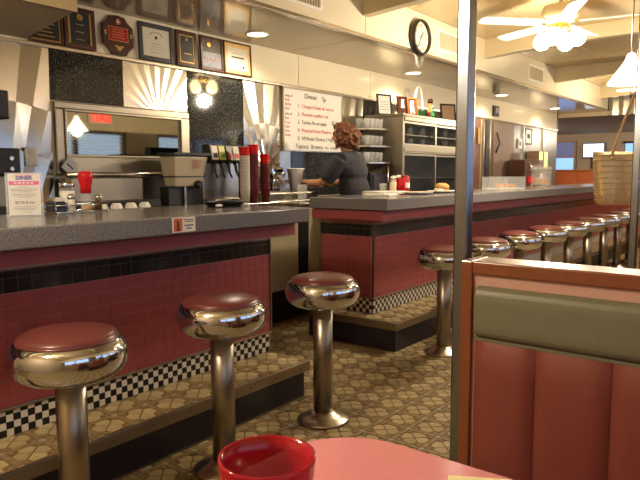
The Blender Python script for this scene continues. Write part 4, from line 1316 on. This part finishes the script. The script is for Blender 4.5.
FX0, FX1, FY, FZ = 5.90, 7.45, 3.50, 1.925
fg = thing('display_fridge', 'stainless refrigerated cabinet with four sliding glass doors', 'refrigerator', (6.67, 3.75, 0))
body = MB()
body.box(FX0, FX0 + 0.03, FY, 3.985, 0.1, FZ - 0.03)
body.box(FX1 - 0.03, FX1, FY, 3.985, 0.1, FZ - 0.03)
body.box(FX0 + 0.03, FX1 - 0.03, 3.95, 3.985, 0.1, FZ - 0.03)
body.box(FX0 - 0.01, FX1 + 0.01, FY - 0.01, 3.985, FZ - 0.03, FZ)
body.box(FX0 + 0.03, FX1 - 0.03, FY, 3.95, 1.50, 1.58)
body.box(FX0 + 0.03, FX1 - 0.03, FY, 3.95, 0.1, 0.95)
body.build('cabinet', M_steel2, fg, bevel=0.004)
MB().box(FX0 + 0.03, FX1 - 0.03, FY - 0.008, FY, FZ - 0.075, FZ - 0.03).box(FX0 + 0.03, FX1 - 0.03, FY - 0.008, FY, 1.52, 1.56).build('track', M_steel2, fg, bevel=0.003)
MB().box(FX0 + 0.031, FX1 - 0.031, 3.94, 3.949, 0.951, 1.499).box(FX0 + 0.031, FX1 - 0.031, 3.94, 3.949, 1.581, FZ - 0.031).box(FX0 + 0.031, FX0 + 0.034, FY + 0.05, 3.94, 0.951, FZ - 0.031).box(FX1 - 0.034, FX1 - 0.031, FY + 0.05, 3.94, 0.951, FZ - 0.031).build('liner', M_liner, fg)
MB().box(FX0 + 0.05, FX1 - 0.05, FY + 0.05, 3.985, 0.0, 0.1).build('kick', M_rubber, fg)
MB().box(FX0 + 0.03, FX1 - 0.03, FY + 0.06, 3.95, 1.70, 1.712).build('inner_shelf', M_steel2, fg)
MB().box(FX0 + 0.03, FX1 - 0.03, FY + 0.06, 3.95, 1.22, 1.232).build('inner_shelf', M_steel2, fg)
MX = (FX0 + FX1) / 2
for z0, z1 in ((1.58, FZ - 0.075), (0.95, 1.50)):
    for a, b, y in ((FX0 + 0.03, MX + 0.02, FY + 0.012), (MX - 0.02, FX1 - 0.03, FY + 0.03)):
        d = MB().box(a, a + 0.03, y, y + 0.012, z0, z1).box(b - 0.03, b, y, y + 0.012, z0, z1).box(a + 0.03, b - 0.03, y, y + 0.012, z0, z0 + 0.025).box(a + 0.03, b - 0.03, y, y + 0.012, z1 - 0.025, z1).build('glass_door', M_steel2, fg)
        MB().box(a + 0.03, b - 0.03, y + 0.004, y + 0.008, z0 + 0.025, z1 - 0.025).build('pane', M_fridgeglass, d)
for zz, n in ((1.581, 'lower tier of the fridge'), (1.713, 'upper tier of the fridge')):
    for k in range(9):
        put_glass(6.04 + k * 0.145, 3.66 + (k % 2) * 0.1, zz, 'glass dish standing on the ' + n, 'dishes in the ' + n)

# on top of the fridge
def photo_frame(x, y, w, h, label, fm, im, rz=0.0, detail=None):
    t = thing('photo_frame', label, 'picture', (x, y, FZ + 0.001), rz)
    t.rotation_euler = (-0.12, 0, rz)
    a = w / 2
    L(MB().box(-a, -a + 0.018, 0, 0.018, 0, h).box(a - 0.018, a, 0, 0.018, 0, h).box(-a + 0.018, a - 0.018, 0, 0.018, 0, 0.018).box(-a + 0.018, a - 0.018, 0, 0.018, h - 0.018, h), 'frame', fm, t, 0.002)
    L(MB().box(-a + 0.018, a - 0.018, 0.008, 0.014, 0.018, h - 0.018), 'picture', im, t)
    if detail:
        for q in detail:
            L(MB().prism(q[0], 0.004, 0.008, axis='y'), 'pictured_shape', q[1], t)
    return t
photo_frame(5.99, 3.78, 0.20, 0.235, 'black frame with bright white sheet on top of the fridge', M_rubber, M_paper, -0.35, [([(-0.06, 0.06 + k * 0.03), (0.06, 0.06 + k * 0.03), (0.06, 0.065 + k * 0.03), (-0.06, 0.065 + k * 0.03)], M_foil) for k in range(4)])
photo_frame(6.28, 3.72, 0.15, 0.235, 'brown framed picture with pale figure, next to the white sheet frame', M_dwood, mat('pic_brown', (88, 48, 36), 0.4), -0.35, [([(-0.025, 0.10), (0.03, 0.10), (0.02, 0.17), (0.035, 0.20), (-0.01, 0.20)], M_white)])
photo_frame(6.47, 3.70, 0.15, 0.235, 'orange framed picture with white figure on top of the fridge', M_orange, mat('pic_red', (130, 60, 40), 0.4), -0.35, [([(-0.03, 0.05), (-0.01, 0.05), (0.0, 0.11), (0.02, 0.05), (0.04, 0.05), (0.02, 0.15), (0.03, 0.20), (-0.02, 0.20), (-0.035, 0.14)], M_white)])
photo_frame(7.22, 3.62, 0.22, 0.22, 'black framed picture leaning at the far end of the fridge top', M_rubber, M_walltan, -0.5)
bk = thing('gift_basket', 'basket with tall white arched handle on top of the fridge', 'basket', (6.68, 3.75, FZ + 0.001))
MB().lathe([(0.07, 0), (0.09, 0.09), (0.094, 0.095), (0.085, 0.095), (0.065, 0.008), (0.0001, 0.008)], (6.68, 3.75, FZ + 0.001), 24, sx=1.2).build('bowl', M_green, bk)
MB().tube([(6.68 - 0.10 * math.cos(PI * k / 14), 3.75, FZ + 0.09 + 0.29 * math.sin(PI * k / 14)) for k in range(15)], 0.012, 8).build('handle', M_white, bk)
bo = thing('small_bottle', 'brown figurine bottle with pale cap on the fridge top', 'bottle', (6.88, 3.70, FZ + 0.001))
MB().lathe([(0.035, 0), (0.036, 0.12), (0.02, 0.16), (0.02, 0.2)], (6.88, 3.70, FZ + 0.001), 18).build('bottle_body', M_bread, bo)
MB().lathe([(0.032, 0.2), (0.034, 0.235), (0.02, 0.25), (0.0001, 0.252)], (6.88, 3.70, FZ + 0.001), 18).build('cap', M_dwood, bo)
MB().lathe([(0.0365, 0.03), (0.0365, 0.09)], (6.88, 3.70, FZ + 0.001), 18, cap=False).build('label', M_redplate, bo)
bo = thing('small_bottle', 'small green bottle between basket and figurine bottle on the fridge', 'bottle', (6.79, 3.66, FZ + 0.001))
MB().lathe([(0.03, 0), (0.03, 0.07), (0.012, 0.1), (0.012, 0.14)], (6.79, 3.62, FZ + 0.001), 16).build('bottle_body', M_green, bo)
MB().lathe([(0.014, 0.135), (0.014, 0.155), (0.0001, 0.157)], (6.79, 3.62, FZ + 0.001), 16).build('cap', M_white, bo)

# ------------------------------------------------------------------ far part of the back wall
def wall_picture(name, label, x0, x1, z0, z1, fm, im, shape=None):
    t = thing(name, label, 'picture', ((x0 + x1) / 2, YW - 0.03, z0))
    f = 0.025
    MB().box(x0, x0 + f, 3.955, 3.978, z0, z1).box(x1 - f, x1, 3.955, 3.978, z0, z1).box(x0 + f, x1 - f, 3.955, 3.978, z0, z0 + f).box(x0 + f, x1 - f, 3.955, 3.978, z1 - f, z1).build('frame', fm, t, bevel=0.003)
    MB().box(x0 + f, x1 - f, 3.965, 3.975, z0 + f, z1 - f).build('picture', im, t)
    if shape:
        MB().prism([(x0 + (x1 - x0) * u, z0 + (z1 - z0) * v) for u, v in shape], 3.961, 3.965, axis='y').build('pictured_shape', M_ink, t)
wall_picture('wall_picture', 'white matted picture with dark figures hanging past the steel pole', 10.83, 11.14, 1.78, 2.06, M_rubber, M_paper, [(0.3, 0.4), (0.7, 0.35), (0.75, 0.6), (0.5, 0.7), (0.28, 0.62)])
wall_picture('wall_picture', 'small white framed oval picture near the timber panel', 10.50, 10.68, 1.70, 1.86, M_white, M_paper, [(0.35, 0.3), (0.65, 0.3), (0.65, 0.7), (0.35, 0.7)])
wall_picture('wall_picture', 'tall narrow brass framed picture on the timber panel', 8.86, 8.98, 1.72, 1.96, M_gold, M_foil)
t = thing('wall_thermostat', 'small dark box on the cream band above the far doors', 'thermostat', (9.53, 3.96, 2.17))
MB().box(9.43, 9.62, 3.95, 3.987, 2.17, 2.33).build('case', M_rubber, t, bevel=0.006)
MB().box(9.47, 9.58, 3.944, 3.95, 2.22, 2.30).build('display', M_foil, t)
dr = bpy.data.objects.new('door_1', None); COL.objects.link(dr); dr.location = (9.76, 3.97, 0.0); struct(dr)
MB().box(9.42, 9.76, 3.945, 3.978, 0.0, 2.08).build('leaf', M_door, dr, bevel=0.004)
MB().box(9.77, 10.12, 3.945, 3.978, 0.0, 2.08).build('leaf', M_door, dr, bevel=0.004)
MB().tube([(9.50, 3.94, 1.60), (9.60, 3.92, 1.75), (9.52, 3.94, 1.92)], 0.012, 8).build('door_pull', M_rubber, dr)
t = thing('pass_shelf', 'far back bar counter past the fridge with dark front', 'cabinet', (10.0, 3.7, 0))
MB().box(7.6, 12.4, 3.52, 3.93, 0, 1.02).build('body', M_rubber, t)
MB().box(7.58, 12.42, 3.50, 3.93, 1.02, 1.05).build('worktop', M_steel, t, bevel=0.004)
t = thing('brown_machine', 'dark brown countertop machine with red cloth beside the cake display', 'machine', (10.4, 3.7, 1.05))
MB().box(9.9, 10.75, 3.60, 3.9, 1.051, 1.50).build('case', M_dwood, t, bevel=0.02)
MB().box(10.1, 10.6, 3.585, 3.60, 1.30, 1.42).build('panel', M_steel2, t)
MB().box(9.95, 10.3, 3.57, 3.60, 1.12, 1.22).build('red_cloth', M_redplastic, t)
MB().tube([(9.98, 3.57, 1.28), (9.98, 3.54, 1.36), (10.0, 3.57, 1.46)], 0.016, 8).build('lever', M_steel, t)
for k, x in enumerate((11.0, 11.25)):
    t = thing('lit_niche', 'pale lit cabinet box ' + ('next to the brown machine' if k == 0 else 'farther along from the brown machine'), 'cabinet', (x, 3.85, 1.45), group='pale lit boxes under the picture')
    MB().box(x - 0.1, x + 0.1, 3.74, 3.95, 1.052, 1.66).build('case', M_walltan, t)
    MB().box(x - 0.085, x + 0.085, 3.735, 3.742, 1.36, 1.65).build('light_face', mat('lit_face_%d' % k, (236, 214, 140), 0.4, emit=(240, 214, 130), es=0.6), t)

# far room furniture
t = thing('wood_partition', 'low orange wood partition beyond the end of the long counter', 'partition', (13.1, 3.6, 0))
for k in range(8):
    a = 1.3 + k * 0.6
    MB().box(13.06, 13.12, a + 0.004, a + 0.596, 0, 1.32).build('board', M_orange, t, bevel=0.004)
MB().box(13.03, 13.15, 1.28, 6.12, 1.32, 1.345).build('cap_rail', M_orange, t, bevel=0.004)
tv = thing('wall_television', 'small flat television with bright screen on the far tan wall', 'television', (17.95, 4.68, 1.68))
MB().box(17.93, 17.97, 4.40, 4.97, 1.68, 2.09).build('bezel', M_rubber, tv, bevel=0.006)
MB().box(17.925, 17.931, 4.425, 4.945, 1.715, 2.065).build('screen', M_tvscreen, tv)
MB().box(17.97, 17.999, 4.60, 4.76, 1.40, 1.85).build('wall_mount', M_rubber, tv)

# ------------------------------------------------------------------ waitress
def remeshed(mb, name, m, voxel, parent, smooth=6, disp=None):
    tmp = mb.build('tmp', m)
    md = tmp.modifiers.new('r', 'REMESH'); md.mode = 'VOXEL'; md.voxel_size = voxel; md.use_smooth_shade = True
    sm = tmp.modifiers.new('s', 'SMOOTH'); sm.iterations = smooth; sm.factor = 0.5
    dg = bpy.context.evaluated_depsgraph_get()
    dg.update()
    me = bpy.data.meshes.new_from_object(tmp.evaluated_get(dg))
    me.name = name
    bpy.data.objects.remove(tmp)
    for p in me.polygons:
        p.use_smooth = True
    o = bpy.data.objects.new(name, me)
    COL.objects.link(o)
    o.parent = parent
    return o

def lean(mb):
    mb.v = [(x * 1.13, y * 1.1 + max(0.0, z - 1.0) * 0.16, z * 0.99) for x, y, z in mb.v]
    return mb

wt = thing('person', 'person in dark short sleeved shirt with curly auburn hair, leaning over the tub', 'person', (4.70, 3.27, 0.0), 0.15)
body = MB()
body.sphere((0, 0, 0.95), 1.0, 16, 10, sx=0.15, sy=0.11, sz=0.12)
body.sphere((0, 0.0, 1.14), 1.0, 16, 10, sx=0.14, sy=0.10, sz=0.17)
body.sphere((0, 0.0, 1.33), 1.0, 16, 10, sx=0.155, sy=0.105, sz=0.14)
body.tube([(-0.16, 0, 1.42), (0, 0, 1.44), (0.16, 0, 1.42)], [0.045, 0.055, 0.045], 12)
body.tube([(0, 0.0, 1.42), (0, 0.02, 1.50), (0, 0.035, 1.57)], [0.06, 0.05, 0.05], 12)
body.sphere((0, 0.035, 1.625), 1.0, 20, 14, sx=0.073, sy=0.092, sz=0.108)
body.sphere((0, 0.075, 1.575), 1.0, 14, 8, sx=0.045, sy=0.045, sz=0.045)
body.tube([(0, 0.122, 1.645), (0, 0.140, 1.612), (0, 0.125, 1.603)], [0.009, 0.014, 0.010], 8)
body.tube([(-0.022, 0.112, 1.572), (0, 0.120, 1.574), (0.022, 0.112, 1.572)], [0.006, 0.009, 0.006], 8)
for s in (-1, 1):
    body.sphere((s * 0.074, 0.03, 1.615), 1.0, 10, 8, sx=0.012, sy=0.02, sz=0.032)
    body.tube([(s * 0.17, 0.0, 1.41), (s * 0.195, 0.09, 1.29), (s * 0.20, 0.19, 1.205)], [0.052, 0.046, 0.038], 12)
    body.tube([(s * 0.20, 0.19, 1.205), (s * 0.16, 0.31, 1.20), (s * 0.10, 0.43, 1.215)], [0.040, 0.036, 0.024], 12)
    body.sphere((s * 0.088, 0.47, 1.222), 1.0, 12, 8, sx=0.034, sy=0.05, sz=0.016)
    for k, (dx, ln) in enumerate(((-0.024, 0.055), (-0.008, 0.068), (0.008, 0.07), (0.024, 0.06))):
        x = s * 0.086 + dx
        body.tube([(x, 0.50, 1.224), (x - s * 0.004, 0.50 + ln * 0.5, 1.226), (x - s * 0.010, 0.50 + ln * 0.85, 1.212), (x - s * 0.014, 0.50 + ln, 1.196)], [0.009, 0.0085, 0.008, 0.007], 8)
    body.tube([(s * 0.066, 0.45, 1.222), (s * 0.046, 0.475, 1.222), (s * 0.036, 0.50, 1.215)], [0.011, 0.010, 0.008], 8)
    body.tube([(s * 0.085, 0, 0.93), (s * 0.09, 0.02, 0.50), (s * 0.09, 0.0, 0.09)], [0.085, 0.055, 0.038], 12)
    body.tube([(s * 0.09, -0.03, 0.045), (s * 0.095, 0.08, 0.04), (s * 0.10, 0.15, 0.03)], [0.04, 0.038, 0.026], 10)
remeshed(lean(body), 'body', M_skin, 0.0075, wt, 3)
shirt = MB()
shirt.sphere((0, 0, 0.99), 1.0, 18, 10, sx=0.175, sy=0.135, sz=0.13)
shirt.sphere((0, 0.0, 1.15), 1.0, 18, 10, sx=0.162, sy=0.122, sz=0.19)
shirt.sphere((0, 0.0, 1.33), 1.0, 18, 10, sx=0.176, sy=0.125, sz=0.15)
shirt.tube([(-0.165, 0, 1.42), (0, -0.005, 1.435), (0.165, 0, 1.42)], [0.058, 0.072, 0.058], 14)
shirt.tube([(0, -0.01, 1.44), (0, 0.0, 1.485)], [0.075, 0.068], 14)
for s in (-1, 1):
    shirt.tube([(s * 0.165, 0.0, 1.42), (s * 0.193, 0.08, 1.305), (s * 0.202, 0.15, 1.235)], [0.066, 0.066, 0.068], 14)
remeshed(lean(shirt), 'shirt', M_shirt, 0.010, wt, 4)
tro = MB()
tro.sphere((0, 0, 0.93), 1.0, 16, 10, sx=0.168, sy=0.13, sz=0.11)
for s in (-1, 1):
    tro.tube([(s * 0.085, 0, 0.92), (s * 0.09, 0.02, 0.50), (s * 0.092, 0.0, 0.09)], [0.10, 0.075, 0.065], 14)
remeshed(tro, 'trousers', M_trouser, 0.012, wt, 3)
hair = MB()
rng = random.Random(3)
for k in range(420):
    th, ph = rng.uniform(0, 2 * PI), math.acos(rng.uniform(-0.75, 1.0))
    d = Vector((math.sin(ph) * math.cos(th), math.sin(ph) * math.sin(th), math.cos(ph)))
    if d.y > 0.35 and d.z < 0.62:
        continue
    rad = 0.104 + rng.uniform(-0.012, 0.018)
    p = Vector((0, 0.015, 1.635)) + Vector((d.x * rad * 0.98, d.y * rad * 1.05, d.z * rad * (1.0 if d.z > 0 else 1.35)))
    hair.sphere(tuple(p), rng.uniform(0.013, 0.022), 8, 6)
hair.sphere((0, 0.0, 1.63), 1.0, 16, 10, sx=0.10, sy=0.098, sz=0.122)
remeshed(lean(hair), 'curly_hair', M_hair, 0.006, wt, 1)
for s in (-1, 1):
    e = MB().sphere((s * 0.03, 0.122, 1.632), 0.010, 10, 6)
    o = lean(e).build('eye', M_white); o.parent = wt

# ------------------------------------------------------------------ fascia fittings
def vent(x0, x1, label):
    t = thing('air_vent', label, 'vent', ((x0 + x1) / 2, YF, 2.53))
    z0, z1 = 2.525, 2.735
    y0 = YF - 0.012
    MB().box(x0, x1, y0, YF, z0, z0 + 0.022).box(x0, x1, y0, YF, z1 - 0.022, z1).box(x0, x0 + 0.022, y0, YF, z0 + 0.022, z1 - 0.022).box(x1 - 0.022, x1, y0, YF, z0 + 0.022, z1 - 0.022).build('frame', M_white, t, bevel=0.002)
    MB().box(x0 + 0.022, x1 - 0.022, YF - 0.002, YF - 0.0005, z0 + 0.022, z1 - 0.022).build('backing', M_vent, t)
    n = 14
    for k in range(n):
        x = x0 + 0.03 + (x1 - x0 - 0.06) * k / (n - 1)
        MB().box(x - 0.004, x + 0.004, YF - 0.010, YF - 0.002, z0 + 0.022, z1 - 0.022).build('slat', M_cream, t)
vent(3.45, 3.93, 'louvred air vent on the fascia above the framed certificates')
vent(5.83, 6.30, 'louvred air vent on the fascia between wall clock and steel pole')
vent(8.42, 9.0, 'louvred air vent on the fascia beside the lit ceiling fan')

ck = thing('wall_clock', 'round black rimmed wall clock on the cream fascia', 'clock', (5.43, YF, 2.575))
RX = Matrix.Translation((5.43, YF - 0.001, 2.575)) @ Matrix.Rotation(PI / 2, 4, 'X')
MB().lathe([(0.168, 0), (0.172, 0.02), (0.168, 0.055), (0.156, 0.068), (0.145, 0.062), (0.144, 0.03)], seg=40).xform(RX).build('rim', mat('clock_rim', (46, 40, 34), 0.35), ck)
MB().lathe([(0.147, 0.028), (0.147, 0.034)], seg=40).xform(RX).build('face', M_clockface, ck)
for k in range(12):
    a = 2 * PI * (k + 1) / 12
    wall_text(str(k + 1), 0.042, 5.43 + 0.112 * math.sin(a), YF - 0.037, 2.575 + 0.112 * math.cos(a), 'CENTER', 0, 0.0006).build('numeral', M_ink, ck)
def hand(ang, ln, w, n):
    p = [(-w, -0.02), (w, -0.02), (w * 0.6, ln), (-w * 0.6, ln)]
    q = [(x * math.cos(ang) + z * math.sin(ang), -x * math.sin(ang) + z * math.cos(ang)) for x, z in p]
    MB().prism([(5.43 + x, 2.575 + z) for x, z in q], YF - 0.043, YF - 0.040, axis='y').build(n, M_rubber, ck)
hand(0.75, 0.075, 0.006, 'hour_hand')
hand(3.6, 0.105, 0.004, 'minute_hand')

for k, (x, lb) in enumerate([(3.834, 'recessed soffit downlight near the gold certificate'), (6.405, 'recessed soffit downlight above the display fridge'),
                             (9.006, 'recessed soffit downlight near the far double door'), (11.43, 'recessed soffit downlight at the far end of the aisle')]):
    t = thing('downlight', lb, 'light', (x, 3.67, ZS), group='soffit downlights')
    MB().lathe([(0.098, 0.0), (0.1, -0.006), (0.084, -0.009), (0.078, -0.002)], (x, 3.67, ZS), 28, cap=False).build('trim_ring', M_white, t)
    MB().lathe([(0.079, -0.004), (0.05, -0.007), (0.0001, -0.008)], (x, 3.67, ZS), 28, cap=False).build('lens', M_down, t)
    light('downlight_lamp', 'SPOT', (x, 3.67, ZS - 0.02), P_DOWN, WARM, 0.07, t, angle=2.7)

# ------------------------------------------------------------------ ceiling fans with lights
def fan(x, y, label, rot, power=1.0):
    t = thing('ceiling_fan', label, 'ceiling fan', (x, y, ZC))
    MB().lathe([(0.07, 0), (0.07, -0.03), (0.02, -0.06), (0.013, -0.06), (0.013, -0.14)], (x, y, ZC), 20).build('canopy', M_cream, t)
    MB().lathe([(0.05, -0.13), (0.13, -0.15), (0.15, -0.19), (0.15, -0.25), (0.11, -0.28), (0.06, -0.30)], (x, y, ZC), 30).build('motor_housing', M_cream, t)
    for k in range(5):
        a = rot + 2 * PI * k / 5
        M = Matrix.Translation((x, y, ZC - 0.285)) @ Matrix.Rotation(a, 4, 'Z') @ Matrix.Rotation(0.18, 4, 'X')
        pts = [(0.16, -0.05), (0.30, -0.062), (0.66, -0.068), (0.70, -0.05), (0.71, 0.0), (0.70, 0.05), (0.66, 0.068), (0.30, 0.062), (0.16, 0.05)]
        b = MB().prism(pts, -0.004, 0.004).xform(M).build('blade', M_white, t)
        MB().box(0.09, 0.24, -0.02, 0.02, 0.004, 0.012).xform(M).build('blade_arm', M_gold, b)
    MB().lathe([(0.06, -0.29), (0.075, -0.31), (0.07, -0.35), (0.02, -0.37)], (x, y, ZC), 24).build('light_kit', M_gold, t)
    for k in range(4):
        a = rot + 0.4 + PI / 2 * k
        cx, cy = x + 0.15 * math.cos(a), y + 0.15 * math.sin(a)
        MB().tube([(x + 0.05 * math.cos(a), y + 0.05 * math.sin(a), ZC - 0.33), (x + 0.11 * math.cos(a), y + 0.11 * math.sin(a), ZC - 0.34), (cx, cy, ZC - 0.36)], 0.01, 8).build('lamp_arm', M_gold, t)
        MB().lathe([(0.02, 0.0), (0.05, -0.03), (0.068, -0.075), (0.06, -0.115), (0.03, -0.14), (0.0001, -0.145)], (cx, cy, ZC - 0.35), 20).build('globe', M_bulb, t)
    light('fan_lamp', 'POINT', (x, y, ZC - 0.60), P_FAN * power, WARM, 0.07, t)
    return t
fan(5.5, 1.75, 'white bladed ceiling fan with blazing lamp globes over the aisle', 1.13)
fan(10.6, 1.75, 'farther white ceiling fan with lamp globes near the annexe', 0.5)
fan(-0.1, 1.75, 'ceiling fan with lamp globes above the near end of the aisle', 0.9, 0.75)

# pendant
def pendant(x, y, label):
    t = thing('pendant_lamp', label, 'lamp', (x, y, 1.81))
    MB().lathe([(0.045, 0), (0.045, -0.015), (0.01, -0.03)], (x, y, ZC), 18).build('canopy', M_gold, t)
    MB().tube([(x, y, ZC - 0.03), (x, y, 1.99)], 0.004, 6).build('cord', M_dwood, t)
    MB().lathe([(0.018, 0.18), (0.026, 0.165), (0.04, 0.13), (0.128, 0.004), (0.130, 0.0), (0.125, 0.002), (0.036, 0.127), (0.015, 0.16)], (x, y, 1.81), 32, cap=False).build('shade', M_shade, t)
    MB().sphere((x, y, 1.87), 0.03, 12, 8).build('bulb', M_bulb, t)
    light('pendant_bulb', 'POINT', (x, y, 1.80), P_PEND, (1, 0.86, 0.66), 0.05, t)
pendant(4.19, 0.90, 'white cone pendant lamp hanging beside the pole with the handbag')

# exit sign over the booth windows
ex = thing('exit_sign', 'EXIT sign with glowing red letters above the booth windows', 'sign', (5.48, YB + 0.03, 2.03))
MB().box(5.28, 5.68, YB + 0.001, YB + 0.04, 2.03, 2.23).build('case', M_white, ex, bevel=0.006)
t_ = text_mb('EXIT', 0.17, 'CENTER', 0.002, 0.004).xform(Matrix.Translation((5.48, YB + 0.043, 2.13)) @ Matrix.Rotation(PI, 4, 'Z') @ Matrix.Rotation(PI / 2, 4, 'X'))
t_.build('letters', M_exit, ex)

# ------------------------------------------------------------------ handbag on the far pole
bg = thing('handbag', 'woven gold tote bag hanging by its strap from the steel pole', 'bag', (4.07, 0.93, 1.08), -0.905)
def bag_ring(z, hw, hd, n=28):
    out = []
    for k in range(n):
        a = 2 * PI * k / n
        c, s = math.cos(a), math.sin(a)
        out.append((hw * math.copysign(abs(c) ** 0.55, c), hd * math.copysign(abs(s) ** 0.55, s), z))
    return out
rings = [(0.0, 0.085, 0.05), (0.01, 0.105, 0.06), (0.08, 0.118, 0.062), (0.18, 0.128, 0.055), (0.27, 0.136, 0.045), (0.318, 0.14, 0.04), (0.318, 0.134, 0.034), (0.26, 0.128, 0.036), (0.05, 0.10, 0.05)]
mb = MB()
vs = []
for r in rings:
    vs += bag_ring(*r)
n = 28
fs = [tuple(range(n))[::-1]]
for i in range(len(rings) - 1):
    for k in range(n):
        fs.append((i * n + k, i * n + (k + 1) % n, (i + 1) * n + (k + 1) % n, (i + 1) * n + k))
mb.add(vs, fs, 0, True)
L(mb, 'woven_body', M_straw, bg)
for k in range(9):
    z = 0.03 + k * 0.034
    hw = 0.108 + 0.033 * z / 0.32
    hd = 0.0635 - 0.02 * max(0, z - 0.1) / 0.22
    pts = bag_ring(z, hw + 0.001, hd + 0.001)
    L(MB().tube(pts + pts[:1], 0.0035, 6), 'woven_band', M_straw, bg)
L(MB().tube([(-0.05, -0.04, 0.28), (-0.04, -0.045, 0.34), (-0.005, -0.07, 0.48), (0.03, -0.11, 0.63), (0.039, -0.12, 0.66)], 0.009, 8), 'strap', M_leather, bg)
L(MB().tube([(0.09, -0.035, 0.28), (0.085, -0.05, 0.36), (0.06, -0.09, 0.54), (0.041, -0.12, 0.66)], 0.009, 8), 'strap', M_leather, bg)
L(MB().lathe([(0.014, 0), (0.014, 0.006), (0.008, 0.006)], seg=14).xform(Matrix.Translation((-0.05, -0.044, 0.285)) @ Matrix.Rotation(PI / 2, 4, 'X')), 'strap_ring', M_gold, bg)

# added ceiling lamps, kept out of view, that brighten the annexe
for k, (x, y) in enumerate(((15.2, 6.0), (16.4, 2.2))):
    t = thing('added_annexe_lamp', 'added unseen ceiling lamp brightening the far annexe ' + ('over the wood partition side' if k == 0 else 'toward the booth wall'), 'light', (x, y, 2.35))
    MB().lathe([(0.16, 0), (0.16, -0.02), (0.14, -0.03)], (x, y, 2.35), 28).build('rim', M_white, t)
    MB().lathe([(0.14, -0.028), (0.10, -0.055), (0.0001, -0.065)], (x, y, 2.35), 28, cap=False).build('diffuser', M_down, t)
    light('added_annexe_fill', 'POINT', (x, y, 2.2), 75, (1, 0.86, 0.68), 0.12, t)
